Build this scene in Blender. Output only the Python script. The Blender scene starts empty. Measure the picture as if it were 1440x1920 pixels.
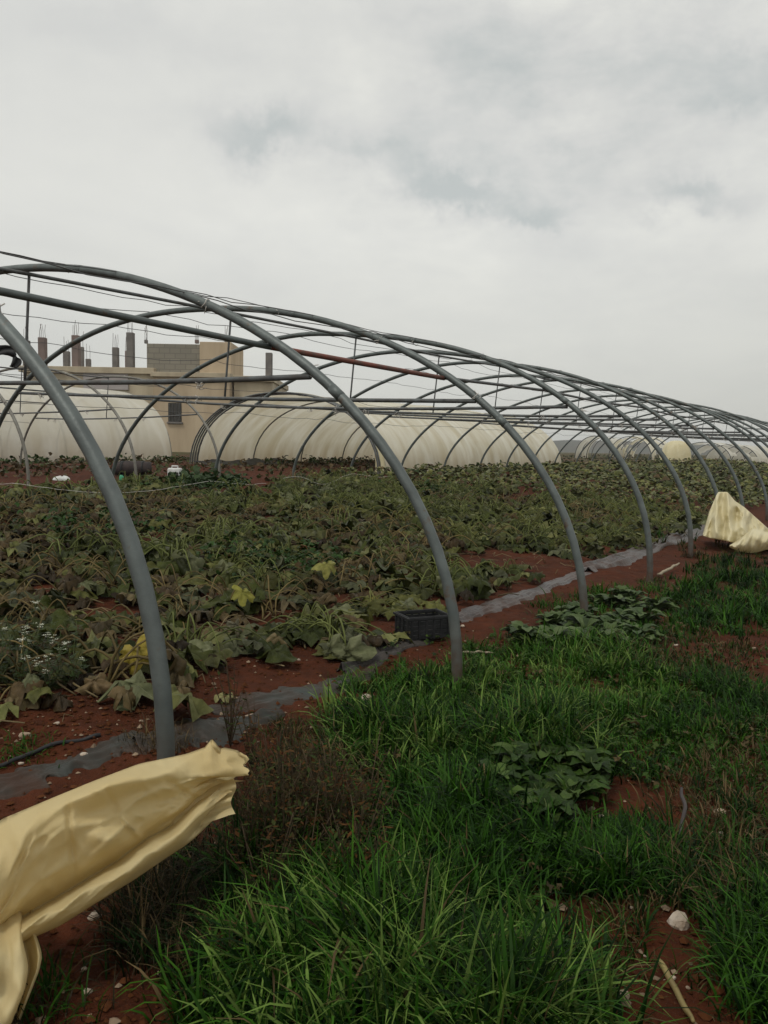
import bpy, math, random
import numpy as np
from mathutils import Matrix, Vector

rng = np.random.default_rng(7)
random.seed(7)
S = bpy.context.scene
COL = S.collection

# ------------------------------------------------------------------ camera
F_PX, PITCH, ROLL, CAM_Z = 1480.0, 0.080, 0.018, 1.5
cp, sp_ = math.cos(PITCH), math.sin(PITCH)
cr, sr = math.cos(ROLL), math.sin(ROLL)
FWD = np.array([0, cp, -sp_]); UP0 = np.array([0, sp_, cp]); RT0 = np.array([1.0, 0, 0])
RT = cr * RT0 + sr * UP0; UP = cr * UP0 - sr * RT0
CAM = np.array([0, 0, CAM_Z])
cd = bpy.data.cameras.new('camera'); cam = bpy.data.objects.new('camera', cd); COL.objects.link(cam)
cd.sensor_fit = 'VERTICAL'; cd.sensor_height = 36.0; cd.lens = F_PX / 1920 * 36
cd.clip_start = 0.05; cd.clip_end = 4000
m = Matrix.Identity(4)
for i in range(3):
    m[i][0], m[i][1], m[i][2], m[i][3] = RT[i], UP[i], -FWD[i], CAM[i]
cam.matrix_world = m
S.camera = cam

# ------------------------------------------------------------------ exposure
S.view_settings.view_transform = 'Standard'; S.view_settings.look = 'None'
S.view_settings.exposure = 0.10; S.view_settings.gamma = 1.0
S.cycles.use_denoising = True
S.cycles.max_bounces = 8; S.cycles.transparent_max_bounces = 12
S.cycles.volume_bounces = 0

# ------------------------------------------------------------------ world: overcast sky
SUN_EL, SUN_AZ = math.radians(60), math.radians(-140)     # sun behind thin cloud, high and behind the left shoulder
W = bpy.data.worlds.new("World"); S.world = W; W.use_nodes = True
nt = W.node_tree; nt.nodes.clear()
def wn(t, **k):
    n = nt.nodes.new(t)
    for a, b in k.items(): setattr(n, a, b)
    return n
def wl(a, b): nt.links.new(a, b)
def wmath(op, a, b=None, c=None, clamp=False):
    n = wn('ShaderNodeMath', operation=op, use_clamp=clamp)
    for i, v in enumerate((a, b, c)):
        if v is None: continue
        if isinstance(v, (int, float)): n.inputs[i].default_value = v
        else: wl(v, n.inputs[i])
    return n.outputs[0]
sky = wn('ShaderNodeTexSky', sky_type='NISHITA'); sky.sun_disc = False
sky.sun_elevation = SUN_EL; sky.sun_rotation = SUN_AZ
sky.air_density = 1.0; sky.dust_density = 2.5
tc = wn('ShaderNodeTexCoord'); sep = wn('ShaderNodeSeparateXYZ'); wl(tc.outputs['Generated'], sep.inputs[0])
X, Y, Z = sep.outputs
zc = wmath('ADD', wmath('MAXIMUM', Z, 0.0), 0.12)
cx, cy = wmath('DIVIDE', X, zc), wmath('DIVIDE', Y, zc)
comb = wn('ShaderNodeCombineXYZ'); wl(cx, comb.inputs[0]); wl(cy, comb.inputs[1])
n1 = wn('ShaderNodeTexNoise'); n1.inputs['Scale'].default_value = 1.3; n1.inputs['Detail'].default_value = 7; n1.inputs['Roughness'].default_value = .58
n1.inputs['Distortion'].default_value = .5
mp = wn('ShaderNodeMapping'); mp.inputs['Location'].default_value = (3.1, 1.7, 0.4); mp.inputs['Scale'].default_value = (1.0, 0.8, 1); mp.inputs['Rotation'].default_value = (0, 0, .35)
wl(comb.outputs[0], mp.inputs[0]); wl(mp.outputs[0], n1.inputs['Vector'])
n2 = wn('ShaderNodeTexNoise'); n2.inputs['Scale'].default_value = 5.0; n2.inputs['Detail'].default_value = 5; n2.inputs['Roughness'].default_value = .6
wl(tc.outputs['Generated'], n2.inputs['Vector'])
def dirpx(px, py):
    v = FWD + (px - 720) / F_PX * RT - (py - 960) / F_PX * UP
    return v / np.linalg.norm(v)
# darker cloud patches, each a soft ellipse in sky directions with a ragged edge
wob = wmath('MULTIPLY', wmath('SUBTRACT', n2.outputs['Fac'], 0.5), 0.13)
wobn = wn('ShaderNodeTexNoise'); wobn.inputs['Scale'].default_value = 14.0; wobn.inputs['Detail'].default_value = 6; wobn.inputs['Roughness'].default_value = .65
wl(tc.outputs['Generated'], wobn.inputs['Vector'])
wob2 = wmath('MULTIPLY', wmath('SUBTRACT', wobn.outputs['Fac'], 0.5), 0.11)
azm = wmath('ARCTAN2', X, Y); elv = wmath('ARCSINE', Z)
azw = wmath('ADD', azm, wob); elw = wmath('ADD', elv, wob2)
dark = None
for (px, py, rx, ry, ang, st) in [(480, 248, 120, 40, .06, .85), (700, 285, 90, 26, .05, .40), (850, 352, 140, 34, .10, .90), (990, 400, 70, 20, .2, .5), (1290, 375, 90, 26, .1, .5), (1010, 180, 260, 120, .35, .42), (1430, 150, 170, 55, .15, .75),
                             (1300, 350, 110, 40, .2, .45), (800, 250, 220, 90, .2, .35), (1120, 60, 300, 60, .1, .3), (250, 60, 300, 40, 0, .18)]:
    dv = dirpx(px, py); a0, e0 = math.atan2(dv[0], dv[1]), math.asin(dv[2])
    da = wmath('SUBTRACT', azw, a0); de = wmath('SUBTRACT', elw, e0)
    ca, sa = math.cos(ang), math.sin(ang)
    # image x ~ azimuth, image y ~ -elevation
    p = wmath('DIVIDE', wmath('ADD', wmath('MULTIPLY', da, ca), wmath('MULTIPLY', de, -sa)), rx / F_PX)
    q = wmath('DIVIDE', wmath('ADD', wmath('MULTIPLY', da, sa), wmath('MULTIPLY', de, ca)), ry / F_PX)
    r2 = wmath('ADD', wmath('MULTIPLY', p, p), wmath('MULTIPLY', q, q))
    g = wmath('MULTIPLY', wmath('POWER', 2.718, wmath('MULTIPLY', r2, -1.1)), st)
    dark = g if dark is None else wmath('ADD', dark, g)
cl = wmath('ADD', wmath('MULTIPLY', wmath('SUBTRACT', n1.outputs['Fac'], 0.5), 0.85), dark)
mav = wn('ShaderNodeCombineXYZ'); wl(wmath('MULTIPLY', azm, 7.0), mav.inputs[0]); wl(wmath('MULTIPLY', elv, 13.0), mav.inputs[1])
mot = wn('ShaderNodeTexNoise'); mot.inputs['Scale'].default_value = 1.0; mot.inputs['Detail'].default_value = 7; mot.inputs['Roughness'].default_value = .62; mot.inputs['Distortion'].default_value = .15
wl(mav.outputs[0], mot.inputs['Vector'])
dvm = dirpx(1080, 190); pm = wmath('DIVIDE', wmath('SUBTRACT', azm, math.atan2(dvm[0], dvm[1])), .36); qm = wmath('DIVIDE', wmath('SUBTRACT', elv, math.asin(dvm[2])), .19)
mask = wmath('POWER', 2.718, wmath('MULTIPLY', wmath('ADD', wmath('MULTIPLY', pm, pm), wmath('MULTIPLY', qm, qm)), -1.0))
cl = wmath('ADD', cl, wmath('MULTIPLY', wmath('SUBTRACT', mot.outputs['Fac'], 0.52), wmath('ADD', wmath('MULTIPLY', mask, 2.0), 0.25)))
ramp = wn('ShaderNodeValToRGB')
ramp.color_ramp.elements[0].position = 0.0; ramp.color_ramp.elements[0].color = (.745, .745, .70, 1)
ramp.color_ramp.elements[1].position = 1.0; ramp.color_ramp.elements[1].color = (.50, .53, .52, 1)
e = ramp.color_ramp.elements.new(.5); e.color = (.635, .640, .618, 1)
wl(wmath('ADD', cl, 0.18, clamp=True), ramp.inputs[0])
# lower sky a touch greyer and warmer; unseen overhead and rear sky slightly dimmed to set the light level
lowf = wmath('SUBTRACT', 1.0, wmath('MULTIPLY', wmath('MAXIMUM', Z, 0.0), 4.0), clamp=True)
mixl = wn('ShaderNodeMixRGB'); wl(wmath('MULTIPLY', lowf, .75), mixl.inputs[0]); wl(ramp.outputs[0], mixl.inputs[1]); mixl.inputs[2].default_value = (.505, .508, .468, 1)
front_lev = wmath('ADD', wmath('MULTIPLY', Y, 0.62), 0.42)                       # front bright, rear dark
zen = wmath('SUBTRACT', 1.0, wmath('MULTIPLY', wmath('SUBTRACT', Z, 0.55), 1.6), clamp=True)
lev = wmath('MULTIPLY', wmath('MINIMUM', wmath('MAXIMUM', front_lev, 0.98), 1.02), wmath('MAXIMUM', zen, 0.95))
bgc = wn('ShaderNodeBackground'); wl(mixl.outputs[0], bgc.inputs[0]); wl(wmath('MULTIPLY', lev, 1.05), bgc.inputs[1])
bgs = wn('ShaderNodeBackground'); wl(sky.outputs[0], bgs.inputs[0]); bgs.inputs[1].default_value = 0.06
mx = wn('ShaderNodeMixShader'); mx.inputs[0].default_value = 0.92
wl(bgs.outputs[0], mx.inputs[1]); wl(bgc.outputs[0], mx.inputs[2])
wo = wn('ShaderNodeOutputWorld'); wl(mx.outputs[0], wo.inputs[0])

sl = bpy.data.lights.new('sun', 'SUN'); sl.energy = 1.2; sl.angle = math.radians(12); sl.color = (1, .96, .88)
so = bpy.data.objects.new('sun', sl); COL.objects.link(so)
sd = Vector((math.sin(SUN_AZ) * math.cos(SUN_EL), math.cos(SUN_AZ) * math.cos(SUN_EL), math.sin(SUN_EL)))
so.rotation_euler = (-sd).to_track_quat('-Z', 'Y').to_euler()

# ------------------------------------------------------------------ ground frame: u across the tunnel rows, s along them
AZ = 0.585
O2 = np.array([-0.75, 3.0]); DS = np.array([math.sin(AZ), math.cos(AZ)]); DU = np.array([-math.cos(AZ), math.sin(AZ)])
def xy(u, s): return O2 + np.multiply.outer(u, DU) + np.multiply.outer(s, DS)
def us(x, y):
    return (x - O2[0]) * DU[0] + (y - O2[1]) * DU[1], (x - O2[0]) * DS[0] + (y - O2[1]) * DS[1]
def hnoise(x, y, seed=0):
    """smooth value noise, vectorised"""
    xi, yi = np.floor(x), np.floor(y); fx, fy = x - xi, y - yi
    fx, fy = fx * fx * (3 - 2 * fx), fy * fy * (3 - 2 * fy)
    def h(a, b):
        v = np.sin(a * 127.1 + b * 311.7 + seed * 74.7) * 43758.5453
        return v - np.floor(v)
    return (h(xi, yi) * (1 - fx) + h(xi + 1, yi) * fx) * (1 - fy) + (h(xi, yi + 1) * (1 - fx) + h(xi + 1, yi + 1) * fx) * fy
UK = [-40, -6, -1.5, 0, 3, 6, 9.8, 12, 16, 30, 200]
ZK = [0.1, 0.02, 0.0, 0.03, 0.21, 0.47, 0.72, 0.79, 0.84, 0.86, 0.9]
def zg(x, y):
    x = np.asarray(x, float); y = np.asarray(y, float)
    u, s = us(x, y)
    z = np.interp(u, UK, ZK) + 0.0045 * np.clip(s - 14, 0, 75)
    z = z + 0.05 * (hnoise(x * .7, y * .7, 3) - .5)
    near = np.clip(1 - np.hypot(x, y) / 30, 0, 1)
    z = z + near * (0.05 * (hnoise(x * 2.6, y * 2.6, 1) - .5) + 0.03 * (hnoise(x * 8, y * 8, 2) - .5) + 0.018 * (hnoise(x * 19, y * 19, 4) - .5))
    return z
def zg1(x, y): return float(zg(np.array([x]), np.array([y]))[0])
def ray(px, py): return FWD + (px - 720) / F_PX * RT - (py - 960) / F_PX * UP
def at(px, py, depth): return CAM + ray(px, py) * depth
def gp(px, py):
    d = ray(px, py); z = 0.3
    for _ in range(12):
        t = (z - CAM_Z) / min(d[2], -1e-3); p = CAM + d * t; z = zg1(p[0], p[1])
    return np.array([p[0], p[1], z])
def colpt(px, u):
    """ground point straight under image column px on the line at distance u from the nearest hoop feet"""
    d = ray(px, 860); d = d[:2]
    t = (u - us(0.0, 0.0)[0]) / (d @ DU)
    p = d * t
    return np.array([p[0], p[1], zg1(*p)])
def visible(x, y, z, mx=120, my=80):
    v = np.stack([x, y, z], -1) - CAM
    dz = v @ FWD
    px = 720 + F_PX * (v @ RT) / np.maximum(dz, .05); py = 960 - F_PX * (v @ UP) / np.maximum(dz, .05)
    return (dz > .3) & (px > -mx) & (px < 1440 + mx) & (py > -my) & (py < 1920 + my)
def topx(p):
    v = np.asarray(p) - CAM; dz = v @ FWD
    return 720 + F_PX * (v @ RT) / dz, 960 - F_PX * (v @ UP) / dz

# ------------------------------------------------------------------ materials
def mat(name, base, rough=.7, metal=0.0, var=None, nscale=8.0, bump=0.0, bscale=40.0, transl=0.0, transp=0.0, attr=False, spec=.35, detail=5, ndist=0.0, stretch=None):
    M = bpy.data.materials.new(name); M.use_nodes = True
    t = M.node_tree; N, L = t.nodes, t.links; N.clear()
    out = N.new('ShaderNodeOutputMaterial'); b = N.new('ShaderNodeBsdfPrincipled')
    b.inputs['Roughness'].default_value = rough; b.inputs['Metallic'].default_value = metal
    b.inputs['Specular IOR Level'].default_value = spec
    co = N.new('ShaderNodeTexCoord'); vec = co.outputs['Object']
    if stretch:
        mpn = N.new('ShaderNodeMapping'); mpn.inputs['Scale'].default_value = stretch; L.new(vec, mpn.inputs[0]); vec = mpn.outputs[0]
    if attr:
        a = N.new('ShaderNodeAttribute'); a.attribute_name = 'tint'; c0 = a.outputs['Color']
    else:
        rgb = N.new('ShaderNodeRGB'); rgb.outputs[0].default_value = (*base, 1); c0 = rgb.outputs[0]
    nz = N.new('ShaderNodeTexNoise'); nz.inputs['Scale'].default_value = nscale; nz.inputs['Detail'].default_value = detail; nz.inputs['Distortion'].default_value = ndist
    L.new(vec, nz.inputs['Vector'])
    if var:
        r = N.new('ShaderNodeValToRGB'); r.color_ramp.elements[0].position = .32; r.color_ramp.elements[1].position = .68
        r.color_ramp.elements[0].color = (0, 0, 0, 1); r.color_ramp.elements[1].color = (1, 1, 1, 1); L.new(nz.outputs['Fac'], r.inputs[0])
        mxr = N.new('ShaderNodeMixRGB')
        if attr: mxr.blend_type = 'MULTIPLY'
        L.new(r.outputs[0], mxr.inputs[0]); L.new(c0, mxr.inputs[1]); mxr.inputs[2].default_value = (*var, 1); c0 = mxr.outputs[0]
    L.new(c0, b.inputs['Base Color'])
    if bump:
        bn = N.new('ShaderNodeTexNoise'); bn.inputs['Scale'].default_value = bscale; bn.inputs['Detail'].default_value = 6; L.new(vec, bn.inputs['Vector'])
        bp = N.new('ShaderNodeBump'); bp.inputs['Strength'].default_value = bump; bp.inputs['Distance'].default_value = .02
        L.new(bn.outputs['Fac'], bp.inputs['Height']); L.new(bp.outputs[0], b.inputs['Normal'])
    sh = b.outputs[0]
    if transl:
        tr = N.new('ShaderNodeBsdfTranslucent'); L.new(c0, tr.inputs[0])
        ms = N.new('ShaderNodeMixShader'); ms.inputs[0].default_value = transl; L.new(sh, ms.inputs[1]); L.new(tr.outputs[0], ms.inputs[2]); sh = ms.outputs[0]
    if transp:
        tp = N.new('ShaderNodeBsdfTransparent'); ms = N.new('ShaderNodeMixShader'); ms.inputs[0].default_value = transp
        L.new(sh, ms.inputs[1]); L.new(tp.outputs[0], ms.inputs[2]); sh = ms.outputs[0]
    L.new(sh, out.inputs[0])
    return M
M_pipe = mat('galvanised_pipe', (.125, .146, .142), rough=.5, metal=.25, var=(.082, .096, .094), nscale=9, bump=.12, bscale=60, spec=.5)
def add_rust(M, amount=.62):
    t = M.node_tree; N, L = t.nodes, t.links; b = [n for n in N if n.type == 'BSDF_PRINCIPLED'][0]; src = b.inputs['Base Color'].links[0].from_socket
    co = N.new('ShaderNodeTexCoord'); n1_ = N.new('ShaderNodeTexNoise'); n1_.inputs['Scale'].default_value = 5.5; n1_.inputs['Detail'].default_value = 8; n1_.inputs['Roughness'].default_value = .7; L.new(co.outputs['Object'], n1_.inputs['Vector'])
    r = N.new('ShaderNodeValToRGB'); r.color_ramp.elements[0].position = amount; r.color_ramp.elements[1].position = amount + .09; L.new(n1_.outputs['Fac'], r.inputs[0])
    mx_ = N.new('ShaderNodeMixRGB'); L.new(r.outputs[0], mx_.inputs[0]); L.new(src, mx_.inputs[1]); mx_.inputs[2].default_value = (.105, .07, .045, 1); L.new(mx_.outputs[0], b.inputs['Base Color'])
add_rust(M_pipe, .60)
def add_mud(M):
    t = M.node_tree; N, L = t.nodes, t.links; b = [n for n in N if n.type == 'BSDF_PRINCIPLED'][0]; src = b.inputs['Base Color'].links[0].from_socket
    co = N.new('ShaderNodeTexCoord'); sx = N.new('ShaderNodeSeparateXYZ'); L.new(co.outputs['Object'], sx.inputs[0])
    nz = N.new('ShaderNodeTexNoise'); nz.inputs['Scale'].default_value = 18; L.new(co.outputs['Object'], nz.inputs['Vector'])
    mr = N.new('ShaderNodeMapRange'); mr.inputs['From Min'].default_value = .12; mr.inputs['From Max'].default_value = .5; mr.inputs['To Min'].default_value = 1.3; mr.inputs['To Max'].default_value = 0; L.new(sx.outputs[2], mr.inputs['Value'])
    mm = N.new('ShaderNodeMath'); mm.operation = 'MULTIPLY'; mm.use_clamp = True; L.new(mr.outputs[0], mm.inputs[0]); L.new(nz.outputs['Fac'], mm.inputs[1])
    mx_ = N.new('ShaderNodeMixRGB'); L.new(mm.outputs[0], mx_.inputs[0]); L.new(src, mx_.inputs[1]); mx_.inputs[2].default_value = (.09, .045, .022, 1); L.new(mx_.outputs[0], b.inputs['Base Color'])
add_mud(M_pipe)
M_pipe_d = mat('weathered_pipe', (.13, .145, .15), rough=.6, metal=.2, var=(.09, .085, .08), nscale=12, bump=.15)
M_pipe_old = mat('pale_old_pipe', (.23, .225, .20), rough=.65, metal=.15, var=(.15, .14, .12), nscale=10, bump=.15)
M_red = mat('red_primed_pipe', (.20, .062, .042), rough=.65, var=(.11, .07, .055), nscale=14, bump=.2)
M_wire = mat('wire', (.10, .10, .10), rough=.6, metal=.3)
M_twine = mat('twine', (.62, .60, .56), rough=.8, var=(.45, .42, .38), nscale=60)
M_blackp = mat('black_plastic', (.007, .008, .009), rough=.6, var=(.022, .022, .024), nscale=20, bump=.1)
M_leaf = mat('leaf', (0, 0, 0), rough=.48, attr=True, var=(.62, .66, .55), nscale=22, transl=.14, bump=.45, bscale=45, spec=.15)
M_stalk = mat('stalk', (0, 0, 0), rough=.6, attr=True, var=(.75, .75, .62), nscale=20, spec=.15)
M_grass = mat('grass_blade', (0, 0, 0), rough=.55, attr=True, transl=.18, spec=.10)
M_dry = mat('dry_leaf', (0, 0, 0), rough=.9, attr=True, spec=.08, transl=.1)
M_stone = mat('stone', (.36, .29, .215), rough=.9, var=(.22, .15, .10), nscale=14, bump=.5, bscale=30)
M_stone_w = mat('pale_stone', (.50, .44, .37), rough=.9, var=(.33, .25, .18), nscale=18, bump=.5, bscale=40)
M_sheet = mat('yellowed_film', (.76, .645, .37), rough=.58, var=(.70, .565, .29), nscale=3.2, transl=.42, spec=.25, bump=.30, bscale=16, ndist=.8)
M_sheet2 = mat('pale_film', (.78, .72, .50), rough=.5, var=(.70, .62, .38), nscale=3, transl=.30, spec=.4, bump=.1, bscale=9)
M_mulch = mat('grey_mulch_film', (.034, .041, .037), rough=.5, var=(.040, .018, .009), nscale=4.5, bump=.5, bscale=18, spec=.22, stretch=(1, 1, 1))
M_mulch_l = mat('pale_mulch_film', (.070, .066, .066), rough=.36, var=(.05, .022, .012), nscale=5, bump=.5, bscale=18, spec=.3)
M_white = mat('white_plastic', (.66, .68, .68), rough=.5, var=(.48, .47, .43), nscale=9)
M_green = mat('green_plastic', (.05, .34, .17), rough=.4, var=(.04, .22, .12), nscale=9)
M_brown = mat('brown_fabric', (.06, .045, .042), rough=.85, var=(.03, .025, .025), nscale=8, bump=.3)
M_wood = mat('pale_stick', (.36, .31, .22), rough=.8, var=(.22, .18, .12), nscale=20, bump=.3)
M_cane = mat('yellow_cane', (.24, .19, .07), rough=.6, var=(.15, .11, .045), nscale=14)
M_conc = mat('concrete', (.19, .175, .16), rough=.9, var=(.13, .12, .115), nscale=1.5, bump=.3, bscale=8)
M_conc_r = mat('reddish_concrete', (.20, .15, .135), rough=.9, var=(.15, .115, .105), nscale=1.5, bump=.3, bscale=8)
M_rebar = mat('rebar', (.10, .08, .07), rough=.8)
M_beige = mat('beige_plaster', (.50, .43, .31), rough=.9, var=(.36, .30, .215), nscale=1.1, stretch=(1, 1, .22), bump=.1)
M_peach = mat('peach_plaster', (.52, .42, .295), rough=.9, var=(.40, .31, .21), nscale=1.0, stretch=(1, 1, .22), bump=.1)
M_lav = mat('lavender_wall', (.40, .365, .36), rough=.9, var=(.33, .30, .29), nscale=.5)
M_dark = mat('dark_opening', (.05, .046, .04), rough=.8)

def block_mat():
    M = bpy.data.materials.new('grey_blockwork'); M.use_nodes = True; t = M.node_tree; N, L = t.nodes, t.links
    b = N['Principled BSDF']; b.inputs['Roughness'].default_value = .95
    co = N.new('ShaderNodeTexCoord'); mp = N.new('ShaderNodeMapping'); mp.inputs['Rotation'].default_value = (math.pi / 2, 0, 0); L.new(co.outputs['Object'], mp.inputs[0])
    br = N.new('ShaderNodeTexBrick'); br.inputs['Scale'].default_value = 1.0; br.inputs['Brick Width'].default_value = .8; br.inputs['Row Height'].default_value = .4
    br.inputs['Mortar Size'].default_value = .03; br.inputs['Color1'].default_value = (.25, .23, .185, 1); br.inputs['Color2'].default_value = (.205, .19, .155, 1); br.inputs['Mortar'].default_value = (.165, .152, .125, 1)
    L.new(mp.outputs[0], br.inputs[0]); L.new(br.outputs[0], b.inputs['Base Color'])
    return M
M_block = block_mat()

def film_mat(name, base, base2, transp, streak):
    """old polytunnel film: whitish, yellowing, mud near the foot, streaked along its hoops"""
    M = bpy.data.materials.new(name); M.use_nodes = True; t = M.node_tree; N, L = t.nodes, t.links; N.clear()
    out = N.new('ShaderNodeOutputMaterial'); b = N.new('ShaderNodeBsdfPrincipled'); b.inputs['Roughness'].default_value = .45; b.inputs['Specular IOR Level'].default_value = .4
    at_ = N.new('ShaderNodeAttribute'); at_.attribute_name = 'tint'      # R = around the hoop (0..1), G = along the tunnel in metres
    sepc = N.new('ShaderNodeSeparateColor'); L.new(at_.outputs['Color'], sepc.inputs[0])
    cmb = N.new('ShaderNodeCombineXYZ'); m1 = N.new('ShaderNodeMath'); m1.operation = 'MULTIPLY'; m1.inputs[1].default_value = 2.0
    L.new(sepc.outputs[0], m1.inputs[0]); L.new(m1.outputs[0], cmb.inputs[0])
    m2 = N.new('ShaderNodeMath'); m2.operation = 'MULTIPLY'; m2.inputs[1].default_value = streak; L.new(sepc.outputs[1], m2.inputs[0]); L.new(m2.outputs[0], cmb.inputs[1])
    nz = N.new('ShaderNodeTexNoise'); nz.inputs['Scale'].default_value = 1.0; nz.inputs['Detail'].default_value = 5; nz.inputs['Distortion'].default_value = .4; L.new(cmb.outputs[0], nz.inputs['Vector'])
    rp = N.new('ShaderNodeValToRGB'); rp.color_ramp.elements[0].position = .35; rp.color_ramp.elements[1].position = .66
    rp.color_ramp.elements[0].color = (*base, 1); rp.color_ramp.elements[1].color = (*base2, 1); L.new(nz.outputs['Fac'], rp.inputs[0])
    # mud splashed on the foot of the film
    mu = N.new('ShaderNodeMapRange'); mu.inputs['From Min'].default_value = .0; mu.inputs['From Max'].default_value = .22; mu.inputs['To Min'].default_value = .55; mu.inputs['To Max'].default_value = 0
    L.new(sepc.outputs[0], mu.inputs['Value'])
    mm = N.new('ShaderNodeMath'); mm.operation = 'MULTIPLY'; L.new(mu.outputs[0], mm.inputs[0]); L.new(nz.outputs['Fac'], mm.inputs[1])
    mx = N.new('ShaderNodeMixRGB'); L.new(mm.outputs[0], mx.inputs[0]); L.new(rp.outputs[0], mx.inputs[1]); mx.inputs[2].default_value = (.46, .27, .13, 1)
    L.new(mx.outputs[0], b.inputs['Base Color'])
    bp = N.new('ShaderNodeBump'); bp.inputs['Strength'].default_value = .8; bp.inputs['Distance'].default_value = .08; L.new(nz.outputs['Fac'], bp.inputs['Height']); L.new(bp.outputs[0], b.inputs['Normal'])
    tr = N.new('ShaderNodeBsdfTranslucent'); L.new(mx.outputs[0], tr.inputs[0])
    s1 = N.new('ShaderNodeMixShader'); s1.inputs[0].default_value = .38; L.new(b.outputs[0], s1.inputs[1]); L.new(tr.outputs[0], s1.inputs[2])
    tp = N.new('ShaderNodeBsdfTransparent'); s2 = N.new('ShaderNodeMixShader'); s2.inputs[0].default_value = transp
    L.new(s1.outputs[0], s2.inputs[1]); L.new(tp.outputs[0], s2.inputs[2]); L.new(s2.outputs[0], out.inputs[0])
    return M
M_film = film_mat('tunnel_film', (.90, .88, .79), (.76, .72, .59), .24, 1.5)
M_film3 = film_mat('hazy_film', (.74, .78, .66), (.64, .66, .54), .52, .9)
M_film2 = film_mat('tunnel_film_creased', (.97, .94, .80), (.74, .67, .48), .05, 2.2)

def ground_mat():
    M = bpy.data.materials.new('red_soil'); M.use_nodes = True; t = M.node_tree; N, L = t.nodes, t.links
    b = N['Principled BSDF']; b.inputs['Roughness'].default_value = .95; b.inputs['Specular IOR Level'].default_value = .15
    co = N.new('ShaderNodeTexCoord')
    def noise(sc, det=6, ro=.6):
        n = N.new('ShaderNodeTexNoise'); n.inputs['Scale'].default_value = sc; n.inputs['Detail'].default_value = det; n.inputs['Roughness'].default_value = ro; L.new(co.outputs['Object'], n.inputs['Vector']); return n
    a = noise(1.1); c = noise(9); d = noise(70, 4); g = noise(.35, 4)
    r1 = N.new('ShaderNodeValToRGB'); r1.color_ramp.elements[0].position = .33; r1.color_ramp.elements[1].position = .70
    r1.color_ramp.elements[0].color = (.034, .011, .005, 1); r1.color_ramp.elements[1].color = (.100, .027, .010, 1)
    ad = N.new('ShaderNodeMath'); ad.operation = 'MULTIPLY_ADD'; ad.inputs[1].default_value = .6; L.new(c.outputs['Fac'], ad.inputs[0])
    ml = N.new('ShaderNodeMath'); ml.operation = 'MULTIPLY'; ml.inputs[1].default_value = .4; L.new(a.outputs['Fac'], ml.inputs[0]); L.new(ml.outputs[0], ad.inputs[2]); L.new(ad.outputs[0], r1.inputs[0])
    mx = N.new('ShaderNodeMixRGB'); r2 = N.new('ShaderNodeValToRGB'); r2.color_ramp.elements[0].position = .66; r2.color_ramp.elements[1].position = .74; L.new(d.outputs['Fac'], r2.inputs[0])
    L.new(r2.outputs[0], mx.inputs[0]); L.new(r1.outputs[0], mx.inputs[1]); mx.inputs[2].default_value = (.12, .05, .025, 1)
    # farther fields: olive weed cover
    sx = N.new('ShaderNodeVectorMath'); sx.operation = 'LENGTH'; L.new(co.outputs['Object'], sx.inputs[0])
    mr = N.new('ShaderNodeMapRange'); mr.inputs['From Min'].default_value = 26; mr.inputs['From Max'].default_value = 60; L.new(sx.outputs['Value'], mr.inputs['Value'])
    r3 = N.new('ShaderNodeValToRGB'); r3.color_ramp.elements[0].color = (.085, .055, .03, 1); r3.color_ramp.elements[1].color = (.06, .065, .026, 1); r3.color_ramp.elements[0].position = .42; r3.color_ramp.elements[1].position = .56; L.new(g.outputs['Fac'], r3.inputs[0])
    m2 = N.new('ShaderNodeMixRGB'); L.new(mr.outputs[0], m2.inputs[0]); L.new(mx.outputs[0], m2.inputs[1]); L.new(r3.outputs[0], m2.inputs[2])
    L.new(m2.outputs[0], b.inputs['Base Color'])
    h = N.new('ShaderNodeMath'); h.operation = 'MULTIPLY_ADD'; h.inputs[1].default_value = .5; L.new(d.outputs['Fac'], h.inputs[0]); L.new(c.outputs['Fac'], h.inputs[2])
    bp = N.new('ShaderNodeBump'); bp.inputs['Strength'].default_value = .8; bp.inputs['Distance'].default_value = .04; L.new(h.outputs[0], bp.inputs['Height']); L.new(bp.outputs[0], b.inputs['Normal'])
    return M
M_ground = ground_mat()

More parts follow.
